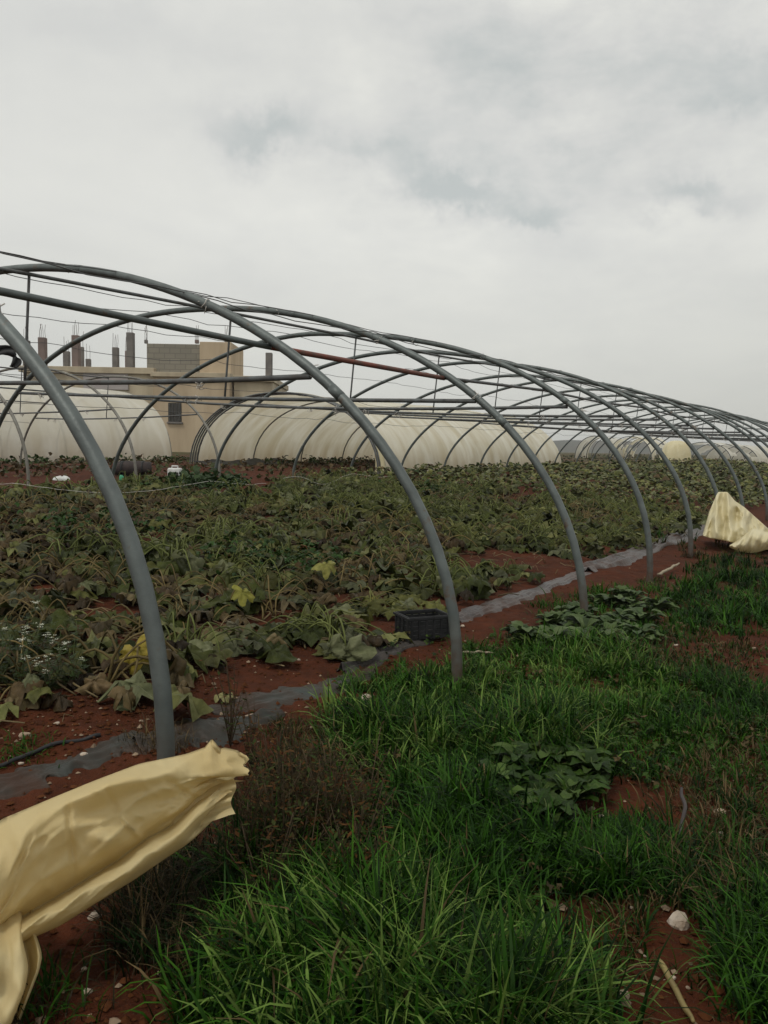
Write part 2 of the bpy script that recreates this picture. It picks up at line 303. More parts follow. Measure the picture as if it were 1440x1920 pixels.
# ------------------------------------------------------------------ mesh helpers
class MB:
    def __init__(s): s.v, s.f, s.c, s.mi, s.n = [], [], [], [], 0
    def add(s, v, f, col=None, mi=0):
        v = np.asarray(v, float)
        s.v.append(v); s.f.extend([tuple(i + s.n for i in q) for q in f]); s.mi.extend([mi] * len(f))
        if col is None: col = (.5, .5, .5)
        col = np.asarray(col, float)
        s.c.append(np.broadcast_to(col, (len(v), 3)) if col.ndim == 1 else col)
        s.n += len(v); return s
    def tube(s, pts, r, sides=6, col=None, mi=0, cap=True, up=(0.13, 0.21, 0.97)):
        P = np.asarray(pts, float); n = len(P)
        R = np.broadcast_to(np.asarray(r, float), (n,)) if np.ndim(r) == 0 else np.asarray(r, float)
        T = np.gradient(P, axis=0); T /= np.linalg.norm(T, axis=1)[:, None] + 1e-12
        N = np.array(up); vs = []
        ang = np.linspace(0, 2 * np.pi, sides, endpoint=False)
        for i in range(n):
            N = N - T[i] * (N @ T[i]); l = np.linalg.norm(N)
            if l < 1e-5: N = np.cross(T[i], [1, 0, 0.3]); l = np.linalg.norm(N)
            N = N / l; B = np.cross(T[i], N)
            vs.append(P[i] + R[i] * (np.cos(ang)[:, None] * N + np.sin(ang)[:, None] * B))
        f = [(i * sides + k, i * sides + (k + 1) % sides, (i + 1) * sides + (k + 1) % sides, (i + 1) * sides + k) for i in range(n - 1) for k in range(sides)]
        if cap: f += [tuple(range(sides))[::-1], tuple((n - 1) * sides + k for k in range(sides))]
        return s.add(np.concatenate(vs), f, col, mi)
    def box(s, c, d, rot=None, col=None, mi=0):
        c, d = np.asarray(c, float), np.asarray(d, float) / 2
        v = np.array([(x, y, z) for x in (-1, 1) for y in (-1, 1) for z in (-1, 1)], float) * d
        if rot is not None: v = v @ np.asarray(rot).T
        return s.add(v + c, [(0, 1, 3, 2), (4, 6, 7, 5), (0, 4, 5, 1), (2, 3, 7, 6), (0, 2, 6, 4), (1, 5, 7, 3)], col, mi)
    def grid(s, G, col=None, mi=0, closed_v=False):
        G = np.asarray(G, float); a, b = G.shape[:2]
        f = [(i * b + j, (i + 1) * b + j, (i + 1) * b + (j + 1) % b, i * b + (j + 1) % b) for i in range(a - 1) for j in range(b if closed_v else b - 1)]
        c = None if col is None else (np.asarray(col).reshape(-1, 3) if np.ndim(col) == 3 else col)
        return s.add(G.reshape(-1, 3), f, c, mi)
    def mesh(s, name, mats, smooth=True):
        V = np.concatenate(s.v); me = bpy.data.meshes.new(name)
        me.vertices.add(len(V)); me.vertices.foreach_set('co', V.astype(np.float32).ravel())
        tot = np.array([len(q) for q in s.f], np.int32); idx = np.fromiter((i for q in s.f for i in q), np.int32, int(tot.sum()))
        me.loops.add(len(idx)); me.loops.foreach_set('vertex_index', idx)
        me.polygons.add(len(tot)); st = np.concatenate([[0], np.cumsum(tot)[:-1]]).astype(np.int32)
        me.polygons.foreach_set('loop_start', st)
        try: me.polygons.foreach_set('loop_total', tot)
        except Exception: pass
        mats = mats if isinstance(mats, (list, tuple)) else [mats]
        for q in mats: me.materials.append(q)
        me.polygons.foreach_set('material_index', np.array(s.mi, np.int32))
        me.polygons.foreach_set('use_smooth', np.full(len(tot), smooth))
        ca = me.color_attributes.new('tint', 'FLOAT_COLOR', 'POINT')
        C = np.concatenate([np.concatenate(s.c), np.ones((len(V), 1))], 1).astype(np.float32)
        ca.data.foreach_set('color', C.ravel())
        me.update(calc_edges=True); me.validate()
        return me
    def build(s, name, mats, parent=None, smooth=True):
        o = bpy.data.objects.new(name, s.mesh(name, mats, smooth)); COL.objects.link(o)
        if parent is not None:
            o.parent = parent
            if parent.type == 'EMPTY': o.matrix_parent_inverse = Matrix.Translation(parent.location).inverted()
        return o
def tag(o, label=None, cat=None, group=None, kind=None):
    if label: o['label'] = label
    if cat: o['category'] = cat
    if group: o['group'] = group
    if kind: o['kind'] = kind
    return o
def empty(name, loc, label, cat, group=None):
    o = bpy.data.objects.new(name, None); COL.objects.link(o); o.location = Vector([float(v) for v in loc]); o.empty_display_size = .1
    return tag(o, label, cat, group)
def bevel(o, w=.01, seg=2):
    md = o.modifiers.new('bevel', 'BEVEL'); md.width = w; md.segments = seg; md.limit_method = 'ANGLE'; return o
def subsurf(o, n=1):
    md = o.modifiers.new('sub', 'SUBSURF'); md.levels = n; md.render_levels = n; return o
def wobble(P, amp, k=3, seed=None):
    r = np.random.default_rng(seed) if seed is not None else rng
    P = np.asarray(P, float); t = np.linspace(0, 1, len(P))
    w = sum(r.normal(0, 1, 3)[None, :] * np.sin(2 * np.pi * (j + 1) * t + r.uniform(0, 6))[:, None] / (j + 1) for j in range(k))
    return P + amp * w
def spline(keys, n):
    """Catmull-Rom through keys, n samples"""
    K = np.asarray(keys, float); K = np.vstack([2 * K[0] - K[1], K, 2 * K[-1] - K[-2]])
    out = []
    for tt in np.linspace(0, len(K) - 3 - 1e-6, n):
        i = int(tt); f = tt - i; a, b, c, d = K[i:i + 4]
        out.append(.5 * ((2 * b) + (c - a) * f + (2 * a - 5 * b + 4 * c - d) * f * f + (3 * b - a - 3 * c + d) * f ** 3))
    return np.array(out)

# ================================================================== SETTING
def axis(lo, hi, f0, f1, fine, far, n):
    core = np.arange(f0, f1 + 1e-6, fine)
    g = np.geomspace(fine, far, n)
    return np.concatenate([(f0 - np.cumsum(g))[::-1], core, f1 + np.cumsum(g)])
gx = axis(-900, 900, -4.5, 7.0, .05, 190, 46); gy = axis(-60, 900, 1.2, 13.0, .05, 190, 46)
gy = gy[gy > -120]
GX, GY = np.meshgrid(gx, gy, indexing='ij')
gb = MB().grid(np.stack([GX, GY, zg(GX, GY)], -1))
tag(gb.build('ground', M_ground), kind='structure')
# low far ridge on the skyline
hx = np.linspace(-500, 900, 120); hb = MB()
prof = np.array([0, .5, 1, .75, .3, 0]); rows = []
for k, pf in enumerate(prof):
    hh = 9.5 * np.exp(-((hx - 170) / 190) ** 2) + 2.5 * hnoise(hx * .012, hx * 0, 5) + 1.2 * hnoise(hx * .06, hx * 0, 6)
    rows.append(np.stack([hx, 640 + (k - 2) * 45 + 0 * hx, pf * hh + .8 * (pf > 0) - 1.5 * (pf == 0)], -1))
hb.grid(np.array(rows))
tag(hb.build('hills', mat('hill_scrub', (.055, .062, .05), rough=1, var=(.075, .065, .05), nscale=.03)), kind='structure')

# ================================================================== POLYTUNNEL FRAMES
HOOPS = {1: [-0.814, 2.956, 9.789, 2.681, 2.328, 0.53, 0.024, 0.183, 2.17], 2: [0.468, 4.75, 9.753, 2.81, 2.057, 0.582, 0.029, 0.115, 2.17],
 3: [1.745, 6.711, 9.724, 2.947, 2.195, 0.605, 0.046, -0.071, 2.089], 4: [3.047, 8.909, 9.943, 2.774, 2.387, 0.617, 0.072, 0.045, 1.7],
 5: [4.365, 11.132, 9.832, 2.741, 2.305, 0.623, 0.075, 0.093, 1.76], 6: [5.763, 13.439, 9.765, 2.816, 2.224, 0.614, 0.068, 0.133, 1.703],
 7: [7.105, 15.579, 9.784, 2.785, 2.207, 0.607, 0.064, 0.14, 1.747], 8: [8.567, 17.626, 9.786, 2.843, 2.029, 0.592, 0.061, 0.181, 1.699]}
hr = np.random.default_rng(3)
HOOPS[0] = [-2.05, 0.95, 9.8, 2.72, 2.2, .56, .03, .1, 2.1]
for k in range(9, 20):
    b = np.array(HOOPS[8][:2]) + (k - 8) * 2.45 * np.array([math.sin(.578), math.cos(.578)])
    HOOPS[k] = [b[0] + hr.normal(0, .04), b[1] + hr.normal(0, .04), 9.78 + hr.normal(0, .05), 2.80 + hr.normal(0, .05), 2.12, .597 + hr.normal(0, .006), .062, .17 + .010 * (k - 8), 1.75]
def hoop_fn(h):
    ox, oy, Wd, H, n, yaw, slope, z0, nf = h
    q = np.array([-math.cos(yaw), math.sin(yaw)])
    def fn(t):
        t = np.asarray(t, float); c, s = np.cos(t), np.sin(t)
        nn = np.where(c > 0, n, nf)
        u = Wd / 2 * (1 - np.sign(c) * np.abs(c) ** (2 / nn)); v = H * np.abs(s) ** (2 / nn)
        return np.concatenate([np.array([ox, oy]) + u[..., None] * q, (z0 + v + slope * u)[..., None]], -1)
    return fn
def hoop_curve(fn, n=64, foot=.35):
    T = np.linspace(0, np.pi, 700); P = fn(T)
    L = np.concatenate([[0], np.cumsum(np.linalg.norm(np.diff(P, axis=0), axis=1))])
    tt = np.interp(np.linspace(0, L[-1], n), L, T); C = fn(tt)
    dn = np.array([[0, 0, -foot]])
    return np.vstack([C[:1] + dn, C, C[-1:] + dn])
def twine(mb, p, size=.07, n=4, r=.0035):
    for _ in range(n):
        k = p + rng.normal(0, size * .55, (5, 3)); k[:, 2] -= np.abs(rng.normal(0, size * .3, 5))
        mb.tube(spline(k, 12), r, 4, (.6, .58, .54))

def build_frame(root, hoops, mpipe, r, t_tie, tie_sag, mtie, ridge_t, purlin_t, wires, rods=True, twines=True, wire_r=.0042, red_between=None, sides=10, tie_skip=()):
    fns = {}
    hobj = {}
    for k in sorted(hoops):
        fn = fns[k] = hoop_fn(hoops[k])
        C = wobble(hoop_curve(fn), .006, 4)
        ho = MB().tube(C, r, sides).build('hoop', mpipe, root); hobj[k] = ho
        if r > .03:
            for ic in (int(rng.integers(11, 14)), int(rng.integers(24, 27)), int(rng.integers(44, 48))):
                q0 = C[ic] + (C[ic + 1] - C[ic]) * .2; q1 = C[ic] + (C[ic + 1] - C[ic]) * .72
                MB().tube(np.linspace(q0, q1, 3), r * 1.05, 12).build('coupling', mpipe, ho)
        if k in tie_skip: continue
        a = fn(np.array([t_tie]))[0]; b = fn(np.array([np.pi - t_tie + .02]))[0]
        tt = np.linspace(0.012, 1, 16)[:, None]; L = a + (b - a) * tt
        sg = tie_sag * rng.uniform(.3, 1.6)
        L[:, 2] += -sg * 4 * tt[:, 0] * (1 - tt[:, 0]) + .02
        MB().tube(wobble(L, .004, 2), r * .62, 8).build('tie_bar', mtie, ho)
        if rods:
            top = fn(np.array([ridge_t]))[0] - np.array([0, 0, r]); tm = (top[:2] - a[:2]) @ (b[:2] - a[:2]) / ((b[:2] - a[:2]) @ (b[:2] - a[:2]))
            bot = a + (b - a) * tm; bot[2] += -sg * 4 * tm * (1 - tm) + .02
            bot = bot + np.array([-DS[0], -DS[1], 0]) * 0 + DU_3 * .10
            MB().tube(np.linspace(top, bot, 4), r * .36, 6).build('hanger_rod', M_pipe_d, ho)
        if twines:
            spots_ = []
            for t0 in (ridge_t - .13 + rng.normal(0, .03), ridge_t - .42 + rng.normal(0, .06), t_tie + rng.normal(0, .02)):
                spots_.append((fn(np.array([t0]))[0] + np.array([0, 0, .01]), .045))
            for _ in range(4):
                q = rng.uniform(.1, .95); p = a + (b - a) * q; p[2] += -sg * 4 * q * (1 - q); spots_.append((p, .05))
            for (p, sz_) in spots_:
                tw = MB(); twine(tw, p, sz_, 3); tw.build('twine_knot', M_twine, ho)
    ks = sorted(hoops)
    # ridge pipe
    P = np.array([fns[k](np.array([ridge_t]))[0] - np.array([0, 0, r + r * .45]) for k in ks])
    MB().tube(np.vstack([np.linspace(P[i], P[i + 1], 6)[:-1] for i in range(len(P) - 1)] + [P[-1:]]), r * .5, 8).build('ridge_pipe', M_pipe_d, root)
    for (t0, k0, k1, rr, mm) in purlin_t:
        kk = [k for k in ks if k0 <= k <= k1]
        P = np.array([fns[k](np.array([t0]))[0] for k in kk])
        nrm = np.array([fns[k](np.array([t0]))[0] - (fns[k](np.array([.0]))[0] + fns[k](np.array([np.pi]))[0]) / 2 for k in kk]); nrm /= np.linalg.norm(nrm, axis=1)[:, None]
        P = P - nrm * (r + rr - .004)
        MB().tube(np.vstack([np.linspace(P[i], P[i + 1], 6)[:-1] for i in range(len(P) - 1)] + [P[-1:]]), rr, 8).build('purlin', mm, root)
    for t0 in wires:
        pts = []
        for i in range(len(ks) - 1):
            a = fns[ks[i]](np.array([t0 + rng.normal(0, .006)]))[0]; b = fns[ks[i + 1]](np.array([t0]))[0]
            q = np.linspace(0, 1, 9)[:-1, None]; seg = a + (b - a) * q
            seg[:, 2] += (r + .004) * 0.9 - rng.uniform(.0, .07) * 4 * q[:, 0] * (1 - q[:, 0])
            seg += rng.normal(0, .009, seg.shape); pts.append(seg)
        pts.append(b[None]); MB().tube(np.vstack(pts), wire_r, 4).build('wire', M_wire, root)
    return fns
DU_3 = np.array([DU[0], DU[1], 0])
rootA = empty('polytunnel_frame', (*O2, 0), 'large bare polytunnel frame of bent grey pipe hoops standing over the wilted crop', 'greenhouse frame')
fA = build_frame(rootA, HOOPS, M_pipe, .0345, .69, .05, M_pipe_d, 1.475,
    [(.815, 0, 2, .021, M_pipe), (.815, 2, 3, .021, M_red), (.815, 3, 19, .016, M_pipe_d)],
    [1.05, 1.22, 1.36, 1.60, 1.74, 1.92, 2.12, 2.35, 2.55], tie_skip=(0,))

# second frame behind: hoops with feet on the line u = 10.3
UB = 10.3
def row_hoop(px, u0, Wd, H, n=2.0, nf=2.0, yaw=AZ + .01, slope=.008, dz=0.0):
    p = colpt(px, u0); return [p[0], p[1], Wd, H, n, yaw, slope, p[2] + dz, nf]
BH = {}
pB = {1: 53, 2: 255, 3: 413}
for k, px in pB.items(): BH[k] = row_hoop(px, UB, 7.7, 2.38, 2.15, 2.0)
b1, b2 = np.array(BH[1][:2]), np.array(BH[2][:2])
BH[0] = [*(b1 - (b2 - b1)), 7.7, 2.38, 2.15, AZ + .01, .008, .72, 2.0]
BH[-1] = [*(b1 - 2 * (b2 - b1)), 7.7, 2.38, 2.15, AZ + .01, .008, .72, 2.0]
rootB = empty('polytunnel_frame', (*xy(UB, 6.0), .74), 'smaller bare polytunnel frame of thin pale hoops behind the large bare frame', 'greenhouse frame')
fB = build_frame(rootB, BH, M_pipe_old, .028, .62, .04, M_pipe_d, 1.57, [(.8, -1, 3, .014, M_pipe_d), (2.3, -1, 3, .014, M_pipe_d)], [1.2, 1.9, 1.0, 2.6], wire_r=.005, sides=8)

# covered tunnels: hoops + a film stretched over them
def covered(name, label, p0, p1, nh, Wd, H, mfilm, group=None, sag=.05, ends=True, tfrom=0.0, tto=np.pi, n=2.1, pipe=M_pipe_d, r=.026, wave=.03, flap=None, yaw=AZ, holes=None, nt=30, per=8, seed=0, cat='greenhouse'):
    rr = np.random.default_rng(seed)
    p0, p1 = np.array(p0, float), np.array(p1, float)
    root = empty(name, p0, label, cat, group)
    L = np.linalg.norm(p1[:2] - p0[:2])
    fns = []
    for k in range(nh):
        p = p0 + (p1 - p0) * k / (nh - 1)
        fn = hoop_fn([p[0], p[1], Wd, H + rr.normal(0, .015), n, yaw, .005, p[2], n]); fns.append(fn)
        MB().tube(hoop_curve(fn, 30), r, 6).build('hoop', pipe, root)
    T = np.linspace(tfrom, tto, nt); G, Cc = [], []
    m = (nh - 1) * per + 1
    for i in range(m):
        a = i / per; k = min(int(a), nh - 2); f = a - k
        A, B = fns[k](T), fns[k + 1](T); P = A + (B - A) * f
        ctr = (A[0] + A[-1] + B[0] + B[-1]) / 4
        nrm = P - np.array([ctr[0], ctr[1], ctr[2]]); nrm[:, :2] -= np.outer((nrm[:, :2] @ DS), DS); nrm /= np.linalg.norm(nrm, axis=1)[:, None] + 1e-9
        d = r + .008 - sag * 4 * f * (1 - f) * (.6 + .8 * hnoise(T * 1.5 + k * 7.3, T * 0 + k, 9)) + wave * (hnoise(T * 2 + i * .35, np.full_like(T, i * .5), 11 + seed) - .5) * np.where(f in (0,), .0, 1)
        P = P + nrm * d[:, None]
        P[:, 2] = np.maximum(P[:, 2], min(A[0][2], A[-1][2]) - .1)
        G.append(P); Cc.append(np.stack([T / np.pi * 2 if False else np.minimum(T, np.pi - T) / (np.pi / 2), np.full_like(T, a * L / (nh - 1)), T * 0 + seed * .1], -1))
    G = np.array(G); Cc = np.array(Cc)
    mb = MB(); mb.grid(G, Cc)
    if holes is not None:
        keep = []
        b_ = G.shape[1]
        for q in mb.f:
            i, j = divmod(q[0], b_)
            if not holes(i / (m - 1), T[j], hnoise(np.array([i * .33]), np.array([j * .41]), seed)[0]): keep.append(q)
        mb.f = keep; mb.mi = [0] * len(keep)
    mb.build('film_cover', mfilm, root)
    if ends:
        for fn in (fns[0], fns[-1]):
            P = fn(T); c = (P[0] + P[-1]) / 2
            sgn = -1 if fn is fns[0] else 1
            G = np.array([c + (P - c) * q + np.append(DS, 0) * sgn * (.03 + .12 * hnoise(T * 3, T * 0 + q * 4, seed + 3)[:, None] * math.sin(q * 3.1)) for q in (.02, .3, .6, .85, .97, 1.0)])
            MB().grid(G, np.stack([np.broadcast_to(np.minimum(T, np.pi - T) / 1.57, G.shape[:2]), np.broadcast_to(T * 3, G.shape[:2]), G[..., 0] * 0], -1)).build('end_panel', mfilm, root)
    return root, fns
UD = 21.5
c1b = colpt(322, UD); s_c1 = us(c1b[0], c1b[1])[1]
def P3(u, s): p = xy(u, s); return (p[0], p[1], zg1(*p))
covered('covered_polytunnel', 'pale film covered polytunnel at the far left, in front of the beige building', P3(UD, s_c1 - 16), P3(UD, s_c1), 8, 7.4, 2.75, M_film, 'film covered polytunnels', sag=.03, wave=.10, seed=1, n=2.15, pipe=M_pipe_old)
c3a = colpt(722, UB); c3b = colpt(1052, UB)
rootC3, fC3 = covered('covered_polytunnel', 'nearest film covered polytunnel with creased yellowish side ending in the middle of the field', c3a, c3b, 6, 7.7, 2.36, M_film2, 'film covered polytunnels', sag=.035, seed=3, n=2.1, wave=.11, pipe=M_pipe_old, ends=False)
s_f0 = us(*colpt(356, UB + 7.7)[:2])[1]; s_f1 = us(c3a[0], c3a[1])[1]
covered('half_covered_polytunnel', 'half open polytunnel whose whitish film still hangs on its far side only', P3(UB, s_f0), P3(UB, s_f1 - .02), 4, 7.7, 2.40, M_film3, 'film covered polytunnels', sag=.02, seed=2, n=2.1, ends=False, tfrom=1.15, per=8, pipe=M_pipe_d)
# loose front edge hanging beside its first hoop
T = np.linspace(0.02, 1.0, 16); P = fC3[0](T); G = []
for q in np.linspace(0, 1, 5):
    w = .34 * (1 - T / 1.05) + .03
    Q = P - np.append(DS, 0) * (w * q)[:, None] - DU_3 * (.10 * math.sin(q * 5) * (1 - T))[:, None] ; G.append(Q)
MB().grid(np.array(G), np.stack([np.broadcast_to(T / 1.57 * .6 + .3, (5, 16)), np.broadcast_to(T, (5, 16)), np.zeros((5, 16))], -1)).build('loose_edge', M_sheet2, rootC3)

# far torn tunnels on the right
def far_tunnel(px0, px1, dep, H, Wd, nh, label, seed, mf=M_film, holes=None, ends=False, yaw=AZ):
    a = CAM + ray(px0, 850) * dep; b = CAM + ray(px1, 850) * dep * 1.12
    pa = (a[0], a[1], zg1(a[0], a[1])); pb = (b[0], b[1], zg1(b[0], b[1]))
    dv = np.array([pb[0] - pa[0], pb[1] - pa[1]])
    return covered('torn_polytunnel', label, pa, pb, nh, Wd, H, mf, 'far torn polytunnels', sag=.12, wave=.1, seed=seed, holes=holes, ends=ends, r=.03, yaw=math.atan2(dv[0], dv[1]) if False else AZ, nt=18, per=5)
far_tunnel(1152, 1176, 58, 1.7, 3.0, 4, 'far polytunnel with its pale cover pulled half open, left of the row of torn tunnels', 5, holes=lambda a, t, h: a > .7 and t > 1.2)
far_tunnel(1222, 1262, 58, 1.7, 3.2, 6, 'far polytunnel with a torn flapping pale cover and ribs showing through', 6, mf=M_film2, holes=lambda a, t, h: h > .55)
far_tunnel(1372, 1560, 60, 1.55, 4.0, 9, 'long low pale far polytunnel at the right edge of the field', 7, holes=lambda a, t, h: a < .25 and h > .62)


# ================================================================== BUILDING (unfinished concrete house far behind)
BD = 60.0
def bpt(px, py, dz=0.0): return at(px, py, BD + dz)
rootH = empty('unfinished_building', (*bpt(280, 850)[:2], .85), 'unfinished beige building with bare concrete columns and rebar sticking out of its roof', 'building')
def wallbox(name, px0, px1, py0, py1, m, d0=0.0, d1=8.0, parent=None):
    a, b = bpt(px0, py1), bpt(px1, py0)
    z0, z1 = a[2], b[2]
    cx_ = (a[0] + b[0]) / 2; y0 = BD + d0
    return bevel(MB().box((cx_, y0 + (d1 - d0) / 2, (z0 + z1) / 2), (b[0] - a[0], d1 - d0, z1 - z0)).build(name, m, parent or rootH, smooth=False), .02, 1)
wallbox('wall', 47, 292, 699, 880, M_beige, 0, 9)
wallbox('roof_slab', 44, 295, 692, 698.8, M_beige, -.25, 9.3)
wallbox('wall_panel', 162, 246, 702, 731, M_lav, -.12, -.003)
wallbox('wall', 292.3, 436.5, 709, 880, M_peach, -.6, 9)
wallbox('roof_slab', 292.3, 439, 703, 708.8, M_beige, -.85, 9.3)
wallbox('wall', 436.8, 512, 716, 880, M_beige, .3, 9)
wallbox('parapet', 434, 515, 707, 715.8, M_beige, .0, 9.3)
wallbox('block_wall', 277, 377, 647, 702.8, M_block, .4, 5)
wallbox('roof_room', 377.3, 437, 644, 702.8, M_peach, .1, 5.2)
wf = wallbox('window', 322, 347, 757, 792, M_dark, -.66, -.603)
for k in range(4): wallbox('window_bar', 325 + k * 6, 326.2 + k * 6, 758, 791, M_pipe_d, -.72, -.662, wf)
wallbox('window_sill', 320, 349, 792.3, 795, M_conc, -.76, -.603, wf)
def column(px, py0, py1, wpx, m, dd=1.0, bars=4):
    a, b = bpt(px, py1, dd), bpt(px, py0, dd); w = wpx / F_PX * BD
    c = bevel(MB().box(((a[0] + b[0]) / 2, BD + dd, (a[2] + b[2]) / 2), (w, w, b[2] - a[2])).build('column', m, rootH, smooth=False), .03, 1)
    for k in range(bars):
        x = b[0] + (k / max(1, bars - 1) - .5) * w * .75; h = rng.uniform(.75, 1.25)
        p = np.array([[x, BD + dd + rng.uniform(-.3, .3) * w, b[2] - .1], [x + rng.normal(0, .02), BD + dd, b[2] + h * .5], [x + rng.normal(0, .05), BD + dd, b[2] + h]])
        MB().tube(p, .018, 4).build('rebar', M_rebar, c)
for args in [(58, 641, 691.8, 11, M_conc, .8, 3), (88, 636, 691.8, 13, M_conc_r, 1.2, 4), (132, 661, 691.8, 11, M_conc, 3, 3), (150, 632, 691.8, 13, M_conc_r, 1.0, 4), (160.5, 653, 691.8, 7, M_conc, 3.5, 2),
             (172, 675, 691.8, 9, M_conc, 5, 2), (223, 654, 691.8, 11, M_conc, 3.0, 4), (243.5, 660, 691.8, 6, M_conc_r, 4.5, 2), (251, 627, 691.8, 13, M_conc, 1.6, 4), (507, 664, 706.8, 12, M_conc, 1.0, 0), (280, 640, 646.8, 6, M_conc, 1.5, 4), (374, 640, 646.8, 7, M_conc_r, 1.5, 4), (428, 641, 643.8, 7, M_conc, 1.5, 3)]:
    column(*args)

# ================================================================== NEAR FILM SHEET (loose end blown across the foot of the first hoop)
up_e = np.array([(-260, 1640), (-120, 1585), (0, 1537), (69, 1508), (173, 1465), (260, 1432), (347, 1414), (395, 1397), (425, 1402), (452, 1408), (464, 1424)], float)
rid = np.array([(-260, 1760), (-60, 1715), (0, 1672), (47, 1577), (72, 1551), (126, 1508), (209, 1474), (310, 1459), (390, 1455), (451, 1456), (464, 1452)], float)
crs = np.array([(-260, 1850), (-60, 1775), (0, 1748), (61, 1708), (144, 1660), (217, 1616), (274, 1573), (325, 1546), (383, 1492), (433, 1468), (464, 1463)], float)
low = np.array([(-260, 1905), (-60, 1815), (0, 1790), (65, 1757), (112, 1737), (173, 1698), (253, 1649), (318, 1605), (361, 1580), (422, 1537), (464, 1500)], float)
def build_sheet():
    root = empty('plastic_sheet', gp(150, 1800), 'large yellowed plastic sheet with folded loose end blown across the nearest hoop foot', 'plastic sheet')
    st = np.concatenate([np.linspace(-260, -4, 24)[:-1], np.linspace(-4, 462, 168)])
    sm = lambda A: np.interp(st, A[:, 0], A[:, 1])
    def smooth(v, n=5):
        for _ in range(n): v = np.convolve(np.pad(v, 2, mode='edge'), [.1, .22, .36, .22, .1], 'valid')
        return v
    U, R_, C_, L_ = [smooth(sm(A)) for A in (up_e, rid, crs, low)]
    U = U - 13 * np.maximum(0, 1 - np.abs(st - 397) / 13) + 3 * np.maximum(0, 1 - np.abs(st - 414) / 8)
    base = np.interp(st, [-260, 0, 200, 456], [1.80, 2.02, 2.22, 2.52])
    wid = np.interp(st, [-260, 0, 300, 456], [1, 1, .9, .62])
    prof = []
    for f in np.linspace(0, 1, 10): prof.append(('U', 'R', f, .13 - .13 * math.sin(f * 1.57)))
    for f in np.linspace(.04, 1, 34): prof.append(('R', 'C', f, .040 * min(1, f / .45) * (1 - .3 * f) + .13 * f ** 6))
    for f in np.linspace(.05, 1, 24): prof.append(('C', 'L', f, .15 * (1 - f) ** 4 - .055 * math.sin(f * math.pi) ** .7 + .05 * f ** 3))
    for f in np.linspace(.12, .92, 10): prof.append(('L', 'U', f, .08 + .12 * math.sin(f * math.pi)))
    ed = {'U': U, 'R': R_, 'C': C_, 'L': L_}
    CRE = [((126, 1501), (140, 1645), .013, 9), ((226, 1530), (266, 1572), -.022, 8), ((266, 1572), (322, 1524), .016, 10), ((196, 1476), (226, 1532), .010, 9), ((270, 1566), (438, 1466), .034, 8),
           ((316, 1530), (446, 1472), -.024, 7), ((352, 1576), (442, 1502), .030, 7), ((140, 1642), (228, 1560), -.016, 12), ((20, 1720), (140, 1640), .012, 10), ((310, 1462), (380, 1500), .014, 8), ((250, 1500), (330, 1480), -.012, 9),
           ((72, 1551), (30, 1660), -.010, 8), ((180, 1690), (340, 1580), .010, 9), ((90, 1735), (300, 1625), -.012, 10), ((250, 1440), (420, 1412), .008, 7), ((40, 1600), (150, 1530), .006, 8), ((360, 1452), (440, 1430), .008, 6), ((150, 1560), (215, 1545), .008, 6)]
    G = np.zeros((len(st), len(prof), 3))
    for j, (a, b, f, d) in enumerate(prof):
        py = ed[a] * (1 - f) + ed[b] * f
        n1_, n2_ = hnoise(st * .012 + j * .09, st * .004 - j * .06, 21), hnoise(st * .035 - j * .10, st * .012 + j * .13, 22)
        dia = .028 * (np.abs(2 * n1_ - 1) - .5) + .013 * (np.abs(2 * n2_ - 1) - .5)
        bul = -.045 * np.exp(-((st - 205) / 50) ** 2 - ((py - 1572) / 28) ** 2) + .030 * np.exp(-((st - 150) / 50) ** 2 - ((py - 1520) / 25) ** 2) + .03 * np.exp(-((st - 300) / 45) ** 2 - ((py - 1500) / 20) ** 2)
        cre = np.zeros(len(st))
        if a != 'L':
            for (p, q, am, wv) in CRE:
                p, q = np.array(p, float), np.array(q, float); e_ = q - p
                t_ = np.clip(((st - p[0]) * e_[0] + (py - p[1]) * e_[1]) / (e_ @ e_), 0, 1)
                dd = np.hypot(st - p[0] - t_ * e_[0], py - p[1] - t_ * e_[1]); cre += am * np.maximum(0, 1 - dd / wv) * np.minimum(1, 4 * t_ * (1 - t_) + .25)
        dep = base + d * wid + dia + bul + cre
        shrink = 5 * math.sin(j * .55) + 3 * math.sin(j * 1.7) + (0 if a == 'U' else (8 + 46 * math.sin(f * 3.14) if a == 'R' else (24 + 12 * f if a == 'C' else 36 * (1 - f))))
        pxs = st - shrink * np.clip((st - 300) / 150, 0, 1.2) ** 2
        for i in range(len(st)): G[i, j] = at(pxs[i], py[i], dep[i])
    mb = MB().grid(G, closed_v=True)
    I = []
    for a in np.linspace(0, 1, 12):
        px = 330 + a * 108
        I.append([at(px + 5 * math.sin(q * 7), (1 - q) * np.interp(px, [330, 434], [1505, 1460]) + q * np.interp(px, [330, 434], [1562, 1526]), 2.50 + .05 * a - .04 * abs(math.sin(q * 8)) * a - .05 * q) for q in np.linspace(0, 1, 18)])
    mb.grid(np.array(I))
    mb.build('draped_sheet', M_sheet, root)
    # tail hanging to the soil at the left: a fold in front, a dark valley, an outer fold behind
    ys = np.array([1700, 1745, 1765, 1790, 1820, 1860, 1900, 1960])
    xf = np.array([40, 40, 44, 50, 52, 44, 28, 2]); xo = np.array([60, 66, 73, 77, 72, 60, 46, 22])
    tg = []
